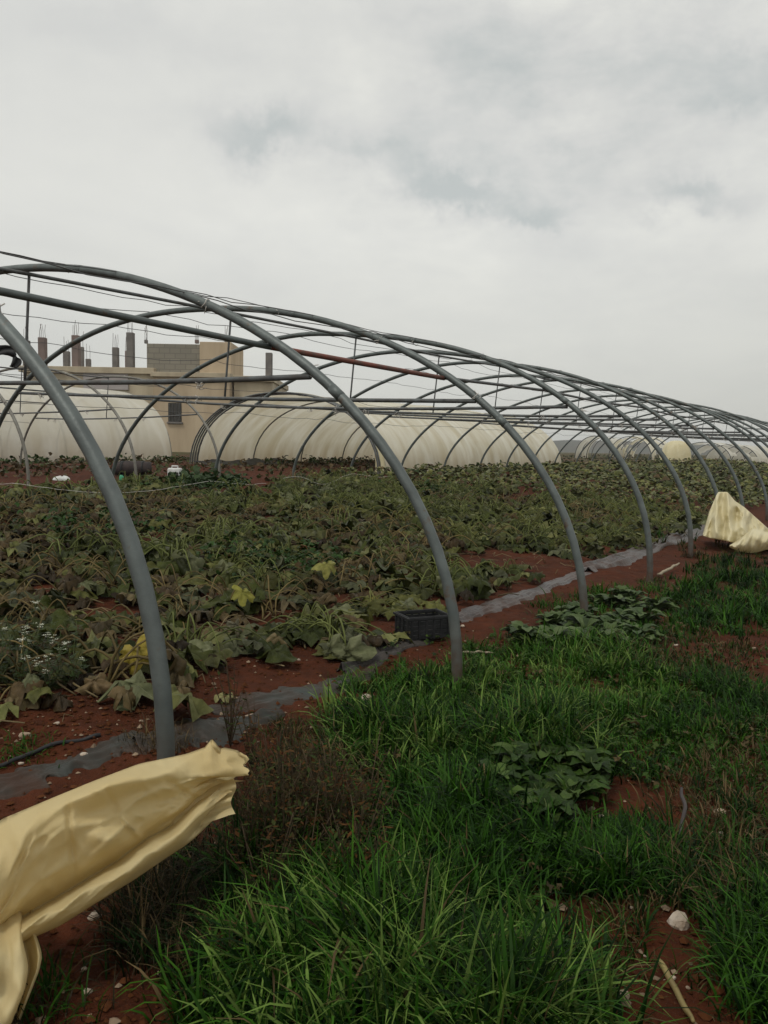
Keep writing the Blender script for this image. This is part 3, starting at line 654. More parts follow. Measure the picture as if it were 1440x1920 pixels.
    for q in np.linspace(0, 1, 26):
        y = 1700 + 260 * q; f_, o_ = np.interp(y, ys, xf), np.interp(y, ys, xo); bk = .27 * (1 - q) ** 4
        path = [(-280, 1.86), (-200, 1.87), (-140, 1.93), (-90, 1.88), (-40, 1.86), (f_ - 40, 1.90), (f_ - 22, 1.88), (f_ - 8, 1.885), (f_ - 2, 1.91), (f_, 1.96), (f_ + 1, 2.02), ((f_ + o_) / 2 - 2, 2.00), ((f_ + o_) / 2 + 3, 1.985), (o_ - 5, 1.965), (o_, 1.99), (o_ - 2, 2.05), (o_ - 12, 2.12), (o_ - 50, 2.15)]
        P = spline(path, 64)
        tg.append([at(x_ + 2 * math.sin(y * .05 + x_ * .08), y + 4 * math.sin(x_ * .09), d_ + bk + .012 * math.sin(y * .045 + x_ * .03) + .012 * abs(math.sin(y * .03 - x_ * .06))) for (x_, d_) in P])
    MB().grid(np.array(tg)).build('hanging_tail', M_sheet, root)
    return root
build_sheet()

# far sheet heaped against the foot of a hoop
def heap():
    b = gp(1378, 1022)
    root = empty('plastic_sheet', b, 'pale yellow plastic sheet gathered in a heap against a hoop foot at the right edge', 'plastic sheet')
    dep = 12.6
    st = np.linspace(1318, 1500, 90)
    top = np.interp(st, [1318, 1330, 1341, 1346, 1364, 1378, 1396, 1420, 1440, 1500], [1000, 958, 932, 921, 921, 938, 950, 972, 990, 1040])
    bot = np.interp(st, [1318, 1330, 1370, 1400, 1440, 1500], [1004, 1010, 1018, 1026, 1030, 1050])
    G = []
    for i, px in enumerate(st):
        row = []
        for f in np.linspace(0, 1, 30):
            py = top[i] + (bot[i] - top[i]) * f
            d = dep - .55 * f ** .8 + .10 * math.sin(px * .26 + f * 1.5) * f + .22 * (abs(2 * hnoise(np.array([px * .07 + f]), np.array([f * 2.2 - px * .01]), 31)[0] - 1) - .5) + .08 * (abs(2 * hnoise(np.array([px * .2]), np.array([f * 5.0]), 32)[0] - 1) - .5)
            row.append(at(px, py, d))
        for f in np.linspace(.9, 0.05, 6):
            py = top[i] + (bot[i] - top[i]) * f; row.append(at(px, py, dep + .35 * f))
        G.append(row)
    mb = MB().grid(np.array(G), closed_v=True)
    G = []
    for i, px in enumerate(np.linspace(1368, 1500, 30)):
        row = []
        for a in np.linspace(0, math.pi, 12):
            yt = np.interp(px, [1368, 1385, 1412, 1440, 1500], [1022, 1012, 990, 998, 1020]); yb = np.interp(px, [1368, 1385, 1412, 1440, 1500], [1026, 1034, 1038, 1030, 1045])
            f = .5 - .5 * math.cos(a); py = yt + (yb - yt) * f
            row.append(at(px, py, 12.05 - .35 * math.sin(a) + .06 * math.sin(px * .35 + a * 3) + .02 * rng.normal()))
        G.append(row)
    mb.grid(np.array(G))
    subsurf(mb.build('draped_sheet', M_sheet2, root), 1)
heap()
# white rolled film mound among the far tunnels
def mound():
    c = CAM + ray(1268, 850) * 54; b = np.array([c[0], c[1], zg1(c[0], c[1])])
    root = empty('film_mound', b, 'white bulging mound of bundled plastic film among the far torn tunnels', 'plastic film')
    G = []
    for a in np.linspace(0, 2 * np.pi, 28, endpoint=False):
        row = []
        for f in np.linspace(0, 1, 10):
            r = 1.0 * math.cos(f * 1.5) ** .7 * (1 + .12 * math.sin(a * 7 + f * 3) + .06 * math.sin(a * 13))
            row.append(b + np.array([r * math.cos(a), r * math.sin(a), 1.55 * math.sin(f * 1.57) - .1]))
        G.append(row)
    G.append(G[0])
    subsurf(MB().grid(np.array(G)).build('film_bundle', M_sheet2, root), 1)
mound()

# ================================================================== MULCH FILM STRIPS ON THE SOIL
def strip(cpts, widths, label, m, n=70, across=17, lift=.012, amp=.03, seed=0, name='mulch_film', cat='plastic film', group='strips of old mulch film'):
    C = np.array([gp(*p) for p in cpts]); C = spline(C, n); w = np.interp(np.linspace(0, 1, n), np.linspace(0, 1, len(widths)), np.array(widths) * .74)
    T = np.gradient(C, axis=0); T[:, 2] = 0; T /= np.linalg.norm(T, axis=1)[:, None]; N = np.stack([-T[:, 1], T[:, 0], 0 * T[:, 0]], -1)
    G = np.zeros((n, across, 3)); tt = np.arange(n) * .35 * 46 / n
    for j in range(across):
        f = j / (across - 1) - .5
        ed = (.8 * hnoise(tt * 2.6, tt * 0 + (f > 0) * 4, 46 + seed) - .4 + hnoise(tt * .8, tt * 0 + (f > 0) * 9, 40 + seed) - .5) * .75 * abs(2 * f) ** 2
        P = C + N * (w * (f + ed * np.sign(f) * .5))[:, None]
        rid_ = .55 * amp * (hnoise(tt * .5 + 3 * f, tt * 0 + f * 7, 41 + seed)) + .45 * amp * np.abs(2 * hnoise(tt * .22, tt * 0 + f * 13 + 5, 43 + seed) - 1) * 2 + .35 * amp * np.abs(2 * hnoise(tt * 1.1, tt * 0 + f * 9, 44 + seed) - 1)
        P[:, 2] = zg(P[:, 0], P[:, 1]) + .006 + .9 * (rid_ - .34 * amp) * (1 - abs(2 * f) ** 3) - .012 * abs(2 * f) ** 4
        G[:, j] = P
    o = MB().grid(G).build(name, m); subsurf(o, 1)
    sd_ = o.modifiers.new('solid', 'SOLIDIFY'); sd_.thickness = .002
    return tag(o, label, cat, group)
strip([(-60, 1498), (60, 1460), (150, 1424), (262, 1388)], [.34, .32, .28, .30], 'grey mulch film strip on the soil at the left edge behind the yellow sheet', M_mulch, seed=1, amp=.03)
strip([(250, 1396), (340, 1378), (430, 1362), (528, 1338)], [.34, .42, .36, .10], 'ridged grey mulch film piece lying just right of the nearest hoop foot', M_mulch, seed=2, amp=.045)
strip([(395, 1336), (470, 1320), (560, 1296), (640, 1278), (712, 1246)], [.14, .30, .36, .36, .16], 'smooth grey mulch film piece beyond the flat tan stone', M_mulch, seed=3, amp=.015)
strip([(640, 1262), (690, 1240), (740, 1215), (800, 1190), (850, 1168)], [.14, .28, .34, .3, .2], 'dark dusty torn mulch film in front of the black crate', mat('dusty_film', (.06, .05, .043), rough=.7, var=(.03, .028, .028), nscale=8, bump=.4), seed=4, amp=.07, n=30)
strip([(848, 1166), (900, 1147), (950, 1130), (1010, 1108), (1094, 1074)], [.24, .32, .38, .36, .30], 'grey mulch film strip between the second and third hoop feet', M_mulch_l, seed=5, amp=.04)
strip([(1090, 1072), (1150, 1055), (1215, 1030), (1290, 1003), (1345, 985)], [.32, .42, .60, .55, .4], 'pale crumpled mulch film strip running past the fourth hoop foot', M_mulch_l, seed=6, amp=.09, n=60)
# thin black irrigation hose on the soil
k = np.array([gp(*p) for p in [(-60, 1452), (20, 1436), (90, 1412), (190, 1384)]]); k = spline(k, 30); k[:, 2] = zg(k[:, 0], k[:, 1]) + .012
tag(MB().tube(wobble(k, .006), .010, 7).build('irrigation_hose', M_blackp), 'thin black irrigation hose lying on bare red soil at the left edge', 'hose')
def ground_tube(name, pts, r, m, label, cat, lift=.0, n=24, wob=.004, lens=None):
    k = np.array([gp(*p) for p in pts]); k = spline(k, n); k[:, 2] = zg(k[:, 0], k[:, 1]) + r * .8 + lift
    if lens is not None: k[:, 2] += np.interp(np.linspace(0, 1, n), np.linspace(0, 1, len(lens)), lens)
    rr = r * np.interp(np.linspace(0, 1, n), [0, .1, .8, 1], [.75, 1, .95, .55])
    return tag(MB().tube(wobble(k, wob), rr, 7).build(name, m), label, cat)
ground_tube('cane', [(1236, 1818), (1252, 1848), (1275, 1890), (1300, 1935)], .009, M_cane, 'yellow cane stalk lying on the soil at the bottom right', 'stalk', lift=.02, wob=.0012)
ground_tube('bent_hose', [(1278, 1524), (1280, 1560), (1272, 1600), (1262, 1632)], .008, mat('dusty_hose', (.045, .035, .034), rough=.6, var=(.03, .024, .024)), 'short bent dark grey hose piece sticking out of the grass at right', 'hose', lens=[.10, .08, .05, .0])
ground_tube('stick', [(1232, 1088), (1250, 1079), (1272, 1066)], .018, M_wood, 'pale bare stick lying in the grass beside the fourth hoop foot', 'stick', lift=.05)
ground_tube('stick', [(868, 1232), (895, 1231), (925, 1234)], .008, M_wood, 'thin pale stick lying right of the second hoop foot', 'stick', lift=.03)
def string_line(pts, label):
    k = np.array([gp(*p) for p in pts]); k = spline(k, 40); k[:, 2] = zg(k[:, 0], k[:, 1]) + .22 + .05 * np.sin(np.arange(40) * .3)
    tag(MB().tube(wobble(k, .01), .0032, 4).build('string_line', M_twine), label, 'string')
string_line([(-40, 922), (120, 948), (300, 936), (420, 930), (500, 921)], 'white string stretched low across the far left of the crop bed')
string_line([(530, 918), (600, 912), (660, 908), (730, 905)], 'white string stretched low before the nearest covered tunnel')

# ================================================================== SMALL OBJECTS
def crate():
    b = gp(792, 1196); root = empty('crate', b, 'black slatted plastic harvest crate on the soil behind the second hoop leg', 'crate')
    a = .42; ca, sa = math.cos(a), math.sin(a); Rm = np.array([[ca, -sa, 0], [sa, ca, 0], [0, 0, 1]])
    W_, D_, H_ = .34, .24, .155
    def B(mb, c, d): return mb.box(b + Rm @ np.array(c) + np.array([0, 0, .02]), d, Rm)
    for sgn in (-1, 1):
        mb = MB()
        for k in range(5): B(mb, (0, sgn * D_ / 2, .018 + k * .034), (W_, .010, .028))
        for x in np.linspace(-W_ / 2 + .02, W_ / 2 - .02, 6): B(mb, (x, sgn * (D_ / 2 + .004), H_ / 2), (.016, .014, H_))
        B(mb, (0, sgn * (D_ / 2 + .003), H_), (W_ + .03, .026, .016)); mb.build('side_panel', M_blackp, root, smooth=False)
        mb = MB()
        for k in range(5): B(mb, (sgn * W_ / 2, 0, .018 + k * .034), (.010, D_ - .012, .028))
        for y in np.linspace(-D_ / 2 + .02, D_ / 2 - .02, 4): B(mb, (sgn * (W_ / 2 + .004), y, H_ / 2), (.014, .016, H_))
        B(mb, (sgn * (W_ / 2 + .003), 0, H_ + .001), (.026, D_ + .02, .016)); mb.build('end_panel', M_blackp, root, smooth=False)
    mb = MB(); B(mb, (0, 0, .008), (W_ - .02, D_ - .02, .012)); mb.build('floor', M_blackp, root, smooth=False)
crate()
def canister():
    b = gp(328, 904); root = empty('canister', b, 'white plastic canister with a dark cut opening standing on the soil at far left', 'canister')
    w, h = .27, .29
    bevel(MB().box(b + np.array([0, 0, h / 2]), (w, .2, h)).build('body', M_white, root), .035, 3)
    MB().box(b + np.array([.015, -.102, h * .48]), (w * .58, .012, h * .45)).build('opening', M_dark, root, smooth=False)
    MB().tube(b + np.array([[-.06, 0, h - .01], [-.06, 0, h + .04], [.06, 0, h + .04], [.06, 0, h - .01]]), .014, 6).build('handle', M_white, root)
    return root
canister()
def lump(name, px, py, wpx, hpx, m, label, cat, seed, n=16, flat=1.0):
    b = gp(px, py); dz = (b - CAM) @ FWD; w, h = wpx / F_PX * dz, hpx / F_PX * dz
    r2 = np.random.default_rng(seed); G = []
    for a in np.linspace(0, 2 * np.pi, n, endpoint=False):
        row = []
        for f in np.linspace(0, 1, 7):
            k = 1 + .35 * (hnoise(np.array([a * 2.2 + seed]), np.array([f * 3.0]), seed)[0] - .5)
            row.append(b + np.array([math.cos(a) * w / 2 * math.cos(f * 1.5) ** .6 * k, math.sin(a) * w * .3 * flat * math.cos(f * 1.5) ** .6 * k, h * math.sin(f * 1.57) * k - .02]))
        G.append(row)
    G.append(G[0])
    return tag(subsurf(MB().grid(np.array(G)).build(name, m), 1), label, cat)
lump('crumpled_bag', 115, 897, 34, 10, M_white, 'crumpled white plastic bag on the soil at far left', 'bag', 3)
lump('plastic_scrap', 228, 901, 11, 13, M_green, 'small bright green plastic scrap on the soil beside a thin hoop foot', 'plastic scrap', 4)
def barrel():
    b = gp(250, 893); dz = (b - CAM) @ FWD; L_ = 62 / F_PX * dz; r = 14 / F_PX * dz
    root = empty('barrel', b, 'dark brown barrel lying on its side before the far left covered tunnel', 'barrel')
    k = np.linspace(-1, 1, 13); P = b + np.stack([k * L_ / 2, .12 * k, 0 * k + r], -1)
    MB().tube(P, r * (1 - .12 * k ** 2), 16).build('body', M_brown, root)
    for q in (-.55, .55): MB().tube(b + np.array([[q * L_ / 2 - .03, .12 * q, r], [q * L_ / 2 + .03, .12 * q, r]]), r * 1.02, 16).build('hoop_band', M_blackp, root)
barrel()
# black film tucked along the foot of the whitish tunnel
def foot_film(px0, px1, u, h, m, label, seed):
    a, b = colpt(px0, u), colpt(px1, u); n = 50; G = []
    for q in np.linspace(0, 1, n):
        p = a + (b - a) * q; z = zg1(p[0], p[1]); hh = h * (.7 + .6 * hnoise(np.array([q * 14]), np.array([1.0]), seed)[0])
        G.append([np.array([p[0], p[1], z]) + (-DU_3) * d + np.array([0, 0, zz * hh]) for d, zz in ((.05, 1.0), (.25, .8), (.5, .45), (.75, -.05))])
    tag(MB().grid(np.array(G)).build('film_edge', m), label, 'plastic film')
foot_film(358, 520, UB + 7.25, .16, M_blackp, 'black plastic edge tucked along the foot of the whitish far side film', 51)
# black cloth strip over the second frame's pipes
def cloth():
    root_p = at(20, 668, 15.3)
    G = []
    for t_, (px, py, w) in zip(np.linspace(0, 1, 9), [(-14, 660, 17), (-2, 657, 18), (10, 655, 18), (20, 657, 18), (28, 662, 20), (32, 670, 20), (31, 679, 16), (28, 685, 10), (26, 689, 4)]):
        G.append([at(px + q * 8 * (t_ > .5), py + q * w * .5 * (1 if t_ < .6 else .3), 15.25 + .05 * math.sin(q * 4 + t_ * 9)) for q in np.linspace(-1, 1, 6)])
    o = MB().grid(np.array(G)).build('cloth_strip', M_blackp); subsurf(o, 1)
    s_ = o.modifiers.new('solid', 'SOLIDIFY'); s_.thickness = .02
    tag(o, 'black cloth strip draped over the thin frame pipe at the left edge', 'cloth')
cloth()

# stones
def stone(px, py, wpx, m, label, group=None, seed=0, hk=.62):
    b = gp(px, py); dz = (b - CAM) @ FWD; w = wpx / F_PX * dz
    r2 = np.random.default_rng(seed + 100)
    import bmesh
    bm = bmesh.new(); bmesh.ops.create_icosphere(bm, subdivisions=2, radius=.5)
    sc = np.array([1, .8, hk]) * w; of = r2.uniform(0, 50, 3)
    pl = [(lambda v: (v / np.linalg.norm(v), r2.uniform(.30, .42)))(r2.normal(0, 1, 3)) for _ in range(9)]
    for v in bm.verts:
        c = np.array(v.co)
        for (nn, dd) in pl:
            k = c @ nn
            if k > dd: c = c - nn * (k - dd)
        c = c * (1 + .10 * (hnoise(np.array([c[0] * 5 + of[0]]), np.array([c[1] * 5 + c[2] * 4 + of[1]]), 3)[0] - .5))
        a = of[2]; c = np.array([c[0] * math.cos(a) - c[1] * math.sin(a), c[0] * math.sin(a) + c[1] * math.cos(a), c[2]])
        v.co = Vector(c * sc)
    me = bpy.data.meshes.new('stone'); bm.to_mesh(me); bm.free(); me.materials.append(m)
    o = bpy.data.objects.new('stone', me); COL.objects.link(o); o.location = (b[0], b[1], b[2] + w * hk * .22)
    return tag(o, label, 'stone', group)
stone(1272, 1735, 48, M_stone_w, 'large pale angular stone on the soil at the lower right', seed=1, hk=.75)
stone(469, 1349, 40, M_stone, 'flat tan stone lying on the grey mulch film', seed=2, hk=.4)
stone(688, 1311, 32, M_stone_w, 'cream flat stone at the edge of the lush grass', seed=3, hk=.4)
stone(48, 1382, 26, M_stone, 'rounded tan stone on the bare red soil at far left', seed=4)
stone(157, 1419, 20, M_stone_w, 'whitish stone beside the mulch film left of the nearest leg', seed=5)
stone(1350, 1528, 28, M_stone, 'rounded tan stone on bare soil right of the bent hose', seed=6)
stone(178, 1722, 30, M_stone_w, 'pale broken stone just under the yellow sheet', seed=7)
stone(1166, 1872, 30, M_stone, 'tan stone standing on the soil at the bottom right beside the cane', seed=8, hk=.9)
for i, (px, py, w) in enumerate([(1110, 1516, 17), (1128, 1530, 15), (1352, 1563, 16), (1405, 1556, 12), (1262, 1832, 14), (1248, 1838, 10), (1345, 1716, 14), (158, 1815, 13), (164, 1858, 20), (1290, 1850, 10),
                                 (1268, 1208, 9), (1218, 1188, 8), (1414, 1212, 9), (1068, 1130, 9), (868, 1172, 9), (940, 1290, 12), (108, 1360, 10), (40, 1430, 12), (265, 1350, 9), (560, 1235, 8), (690, 1216, 8), (1420, 1645, 12), (1210, 1790, 9), (1185, 1700, 9), (1370, 1780, 10)]):
    stone(px, py + 3, w, M_stone_w if i % 3 else M_stone, 'small pale stone lying loose on the red soil', 'small loose stones', seed=20 + i)

# ================================================================== VEGETATION
def rotm(yaw, tilt, roll=0.0):
    cy_, sy_ = math.cos(yaw), math.sin(yaw); ct, st = math.cos(tilt), math.sin(tilt); c2, s2 = math.cos(roll), math.sin(roll)
    Rz = np.array([[cy_, -sy_, 0], [sy_, cy_, 0], [0, 0, 1]]); Ry = np.array([[ct, 0, st], [0, 1, 0], [-st, 0, ct]]); Rx = np.array([[1, 0, 0], [0, c2, -s2], [0, s2, c2]])
    return Rz @ Ry @ Rx
def add_leaf(mb, p, R, fold, M, tint, r, na=20, nr=4, lobed=.34, crinkle=.16, mi=0, nl=5):
    th = np.linspace(0, 2 * np.pi, na, endpoint=False)
    out = R * ((1 - lobed) + lobed * np.abs(np.cos(th * nl / 2)) ** .8) * (1 - .75 * np.exp(-((np.mod(th, 2 * np.pi) - np.pi) / .28) ** 2)) * r.uniform(.9, 1.1, na)
    ph = r.uniform(0, 6, 6)
    fv = np.clip(fold * (1 + .35 * np.sin(2 * th + ph[0]) + .3 * np.sin(3 * th + ph[1])), .05, 3.0)
    V = [np.zeros(3)]; C = [np.asarray(tint) * .9]
    for k in range(1, nr + 1):
        f = k / nr; a = fv * f; rho = out * f
        h = rho * np.sin(a) / a; z = -rho * (1 - np.cos(a)) / a
        z = z + R * crinkle * f * np.sin(th * 5 + ph[2] + f * 2) + R * crinkle * .7 * f * np.sin(th * 8 + ph[3] - f * 4)
        V += list(np.stack([h * np.cos(th) + R * .35, h * np.sin(th), z], -1))
        C += list(np.asarray(tint)[None] * (1 + .18 * np.cos(th * nl)[:, None] * (f > .3)) * r.uniform(.88, 1.12, (na, 1)))
    V[0] = np.array([R * .22, 0, 0])
    F = [(0, 1 + k, 1 + (k + 1) % na) for k in range(na)]
    for q in range(nr - 1):
        o = 1 + q * na; F += [(o + k, o + na + k, o + na + (k + 1) % na, o + (k + 1) % na) for k in range(na)]
    mb.add(np.array(V) @ np.asarray(M).T + p, F, np.array(C), mi)

GREENS = [(.058, .070, .014), (.086, .095, .026), (.044, .056, .012), (.185, .185, .066), (.135, .135, .038), (.165, .172, .092)]
BROWNS = [(.095, .062, .028), (.140, .098, .046), (.065, .042, .021), (.18, .135, .07)]
YELLOWS = [(.26, .22, .05), (.21, .19, .05), (.17, .17, .05)]
def squash_proto(kind, seed):
    r = np.random.default_rng(seed); lf, stk = MB(), MB()
    n = {'green': 30, 'brown': 24, 'yellow': 28}[kind]
    for i in range(n):
        a = r.uniform(0, 2 * np.pi); c0 = np.array([r.normal(0, .07), r.normal(0, .07), .0])
        flat = r.random() < {'green': .58, 'brown': .74, 'yellow': .6}[kind]
        reach = r.uniform(.10, .40); hgt = r.uniform(.04, .16) if flat else r.uniform(.15, .32)
        dr = np.array([math.cos(a), math.sin(a), 0]); sd_ = np.array([-dr[1], dr[0], 0]) * r.normal(0, .08)
        drop = hgt * r.uniform(.25, .75) if not flat else hgt * .8
        keys = [c0, c0 + dr * reach * .22 + np.array([0, 0, hgt * .62]), c0 + dr * reach * .6 + sd_ + np.array([0, 0, hgt]), c0 + dr * reach * .95 + sd_ * 1.6 + np.array([0, 0, hgt * .93 - drop * .35]), c0 + dr * reach * 1.12 + sd_ * 2 + np.array([0, 0, hgt - drop])]
        K = spline(keys, 11); K[:, 2] = np.maximum(K[:, 2], .008)
        pale = {'green': (.110, .128, .038), 'brown': (.155, .115, .048), 'yellow': (.135, .140, .040)}[kind]
        if not (flat and r.random() < .6): stk.tube(K, np.linspace(.0080, .0040, 11) * r.uniform(.8, 1.15), 5, np.array(pale) * r.uniform(.6, 1.25))
        if r.random() < .08: continue
        u = r.random()
        if kind == 'green': tint = GREENS[r.integers(6)] if u < .86 else BROWNS[r.integers(4)]
        elif kind == 'brown': tint = BROWNS[r.integers(4)] if u < .62 else GREENS[r.integers(6)]
        else: tint = YELLOWS[r.integers(3)] if u < .30 else GREENS[r.integers(6)]
        tint = np.array(tint) * r.uniform(.32, 1.05)
        dry = tint[0] > tint[1] * 1.2 and tint[1] < .2
        fold = r.uniform(1.4, 2.4) if dry else r.uniform(.5, 1.7)
        R = r.uniform(.115, .185) * (.85 if dry else 1)
        p = K[-1].copy(); M = rotm(a + r.normal(0, .5), r.uniform(.2, 1.1), r.normal(0, .45))
        if flat: M = rotm(a + r.normal(0, .8), r.uniform(-.1, .3), r.normal(0, .25)); fold *= .7; p[2] += r.uniform(.03, .12)
        add_leaf(lf, p, R, fold, M, tint, r, crinkle=.28 if dry else .22, lobed=r.uniform(.25, .42))
    for _ in range(5 if kind == 'green' else 9):      # dead stalks lying flat
        a = r.uniform(0, 6.28); c = np.array([r.normal(0, .2), r.normal(0, .2), .015]); L = r.uniform(.15, .4)
        K = spline([c, c + np.array([math.cos(a), math.sin(a), .3]) * L * .5, c + np.array([math.cos(a + .6), math.sin(a + .6), .02]) * L], 8)
        stk.tube(K, np.linspace(.007, .004, 8), 5, np.array((.17, .13, .07)) * r.uniform(.4, 1.1))
    lm, sm_ = lf.mesh('foliage', M_leaf), stk.mesh('stalks', M_stalk)
    for me in (lm, sm_):
        n_ = len(me.vertices); co = np.zeros(n_ * 3, np.float32); me.vertices.foreach_get('co', co); co[2::3] = np.maximum(co[2::3], .004); me.vertices.foreach_set('co', co); me.update()
    return lm, sm_
def instance(name, meshes, loc, rz, sc, label, cat, group, tilt=(0, 0)):
    root = bpy.data.objects.new(name, None); COL.objects.link(root); root.empty_display_size = .1
    root.location = loc; root.rotation_euler = (tilt[0], tilt[1], rz); root.scale = (sc, sc, sc * rng.uniform(.85, 1.15))
    tag(root, label, cat, group)
    for nm, me in meshes:
        o = bpy.data.objects.new(nm, me); COL.objects.link(o); o.parent = root
    return root
def gpv(px, py):
    px, py = np.asarray(px, float), np.asarray(py, float)
    d = FWD[None] + ((px - 720) / F_PX)[:, None] * RT - ((py - 960) / F_PX)[:, None] * UP
    z = np.full(len(px), .2)
    for _ in range(10):
        t = (z - CAM_Z) / np.minimum(d[:, 2], -1e-3); P = CAM + d * t[:, None]; z = zg(P[:, 0], P[:, 1])
    P[:, 2] = z; return P

protos = {'green': [squash_proto('green', 100 + i) for i in range(6)], 'brown': [squash_proto('brown', 200 + i) for i in range(4)], 'yellow': [squash_proto('yellow', 300 + i) for i in range(3)]}
LBL = {'green': 'wilted olive green squash plant with drooping leaves in the crop bed', 'brown': 'collapsed brown dying squash plant with bent dry stalks in the crop bed', 'yellow': 'wilted squash plant with some yellowed leaves in the crop bed'}
cand = []
gr = np.random.default_rng(17)
for u in np.arange(1.55, 9.6, .60):
    for s in np.arange(-6, 19, .62):
        uu, ss = u + gr.normal(0, .14), s + gr.normal(0, .16)
        p = xy(uu, ss); z = zg1(*p)
        if not visible(np.array([p[0]]), np.array([p[1]]), np.array([z + .2]), 160)[0]: continue
        dd = math.hypot(*p)
        px, py = topx((p[0], p[1], z))
        bare = hnoise(np.array([uu * .55]), np.array([ss * .33]), 8)[0]
        if bare < .17 and dd > 5: continue
        if ss < 7 and uu > 9.0: continue
        cand.append((dd, uu, ss, p[0], p[1], z, px, py, bare))
cand.sort()
cand = cand[:285]; smax = cand[-1][0]
for (dd, uu, ss, x, y, z, px, py, bare) in cand:
    left = np.clip((500 - px) / 500, 0, 1)
    w = gr.random()
    kb = hnoise(np.array([uu * .9]), np.array([ss * .6]), 12)[0]
    kind = 'yellow' if w < .05 else ('brown' if kb + .34 * left + gr.normal(0, .1) > .62 else 'green')
    pr = protos[kind][gr.integers(len(protos[kind]))]
    instance('squash_plant', (('foliage', pr[0]), ('stalks', pr[1])), (x, y, z - .015), gr.uniform(0, 6.28), gr.uniform(.85, 1.25) * (1.0 if kind != 'brown' else .9), LBL[kind], 'squash plant', 'wilted squash plants in the crop bed')
# the farther crop reads as one mass
fl = MB(); r_ = np.random.default_rng(5); cnt = 0
while cnt < 9000:
    u = r_.uniform(-.5, 10.0); s = r_.uniform(2, 62) if r_.random() < .7 else r_.uniform(2, 32)
    p = xy(u, s); d = math.hypot(*p)
    if d < smax * .97: continue
    z = zg1(*p)
    if not visible(np.array([p[0]]), np.array([p[1]]), np.array([z]), 100)[0]: continue
    if u < 1.0 and s < 22: continue
    if hnoise(np.array([u * .55]), np.array([s * .33]), 8)[0] < .15: continue
    k = 1 if s < 24 else 1.5
    tint = np.array(GREENS[r_.integers(6)] if r_.random() < .86 else BROWNS[r_.integers(4)]) * r_.uniform(.7, 1.25)
    add_leaf(fl, np.array([p[0], p[1], z + r_.uniform(.05, .32)]), r_.uniform(.07, .115) * k, r_.uniform(.4, 1.6), rotm(r_.uniform(0, 6.3), r_.uniform(-.4, .7), r_.normal(0, .4)), tint, r_, na=7, nr=2, lobed=.45)
    cnt += 1
tag(fl.build('crop_foliage', M_leaf), 'far part of the wilted squash crop', kind='stuff')

# straw and dry leaf litter in the bed
lt = MB(); r_ = np.random.default_rng(9)
for _ in range(2600):
    u, s = r_.uniform(1.0, 10), r_.uniform(-5, 14); p = xy(u, s); z = zg1(*p); L = r_.uniform(.05, .25); a = r_.uniform(0, 6.3)
    if math.hypot(*p) > 13: continue
    K = np.array([[0, 0, .012], [math.cos(a) * L * .5, math.sin(a) * L * .5, .02 + r_.uniform(0, .05)], [math.cos(a + .4) * L, math.sin(a + .4) * L, .012]]) + np.array([p[0], p[1], z])
    lt.tube(K, r_.uniform(.002, .005), 3, np.array((.20, .15, .085)) * r_.uniform(.4, 1.2), cap=False)
tag(lt.build('straw', M_stalk), 'dry straw and dead stalks on the soil of the crop bed', kind='stuff')

# individual leaves that stand out
def single_leaf(name, px, py, wpx, tint, label, fold=.5, tilt=.3, h=.08, seed=1, m=M_leaf, crinkle=.12, face=None):
    b = gp(px, py); dz = (b - CAM) @ FWD; R = wpx / F_PX * dz / 2; r = np.random.default_rng(seed)
    mb = MB(); face = math.atan2(-b[1], -b[0]) if face is None else face
    add_leaf(mb, b + np.array([0, 0, h]), R, fold, rotm(face, tilt, r.normal(0, .2)), tint, r, na=30, nr=6, lobed=.42, crinkle=crinkle)
    tag(mb.build(name, m), label, 'leaf')
single_leaf('squash_leaf', 250, 1262, 96, (.33, .25, .04), 'large bright yellow squash leaf beside the nearest hoop leg', fold=.7, tilt=.75, h=.16, seed=3)
single_leaf('squash_leaf', 455, 1165, 54, (.24, .225, .045), 'yellow squash leaf standing over grey drooping leaves in the crop', fold=.8, tilt=.7, h=.26, seed=4)
single_leaf('squash_leaf', 612, 1105, 56, (.25, .235, .065), 'pale yellow green squash leaf in the middle of the crop', fold=.9, tilt=.5, h=.28, seed=5)
single_leaf('squash_leaf', 176, 1300, 80, (.17, .115, .060), 'dry brown crumpled squash leaf hanging over the bare red soil', fold=1.3, tilt=.6, h=.10, seed=6, crinkle=.2)
single_leaf('squash_leaf', 422, 1312, 44, (.24, .22, .10), 'withered pale leaf lying on the soil by the mulch film', fold=.3, tilt=.05, h=.03, seed=7, crinkle=.2)
single_leaf('squash_leaf', 520, 1222, 66, (.16, .12, .06), 'curled brown yellow squash leaf at the near edge of the crop', fold=1.7, tilt=.5, h=.13, seed=8, crinkle=.2)
single_leaf('squash_leaf', 440, 1215, 66, (.13, .115, .075), 'grey brown limp squash leaf hanging below a yellow leaf', fold=1.9, tilt=.9, h=.2, seed=9, crinkle=.2)

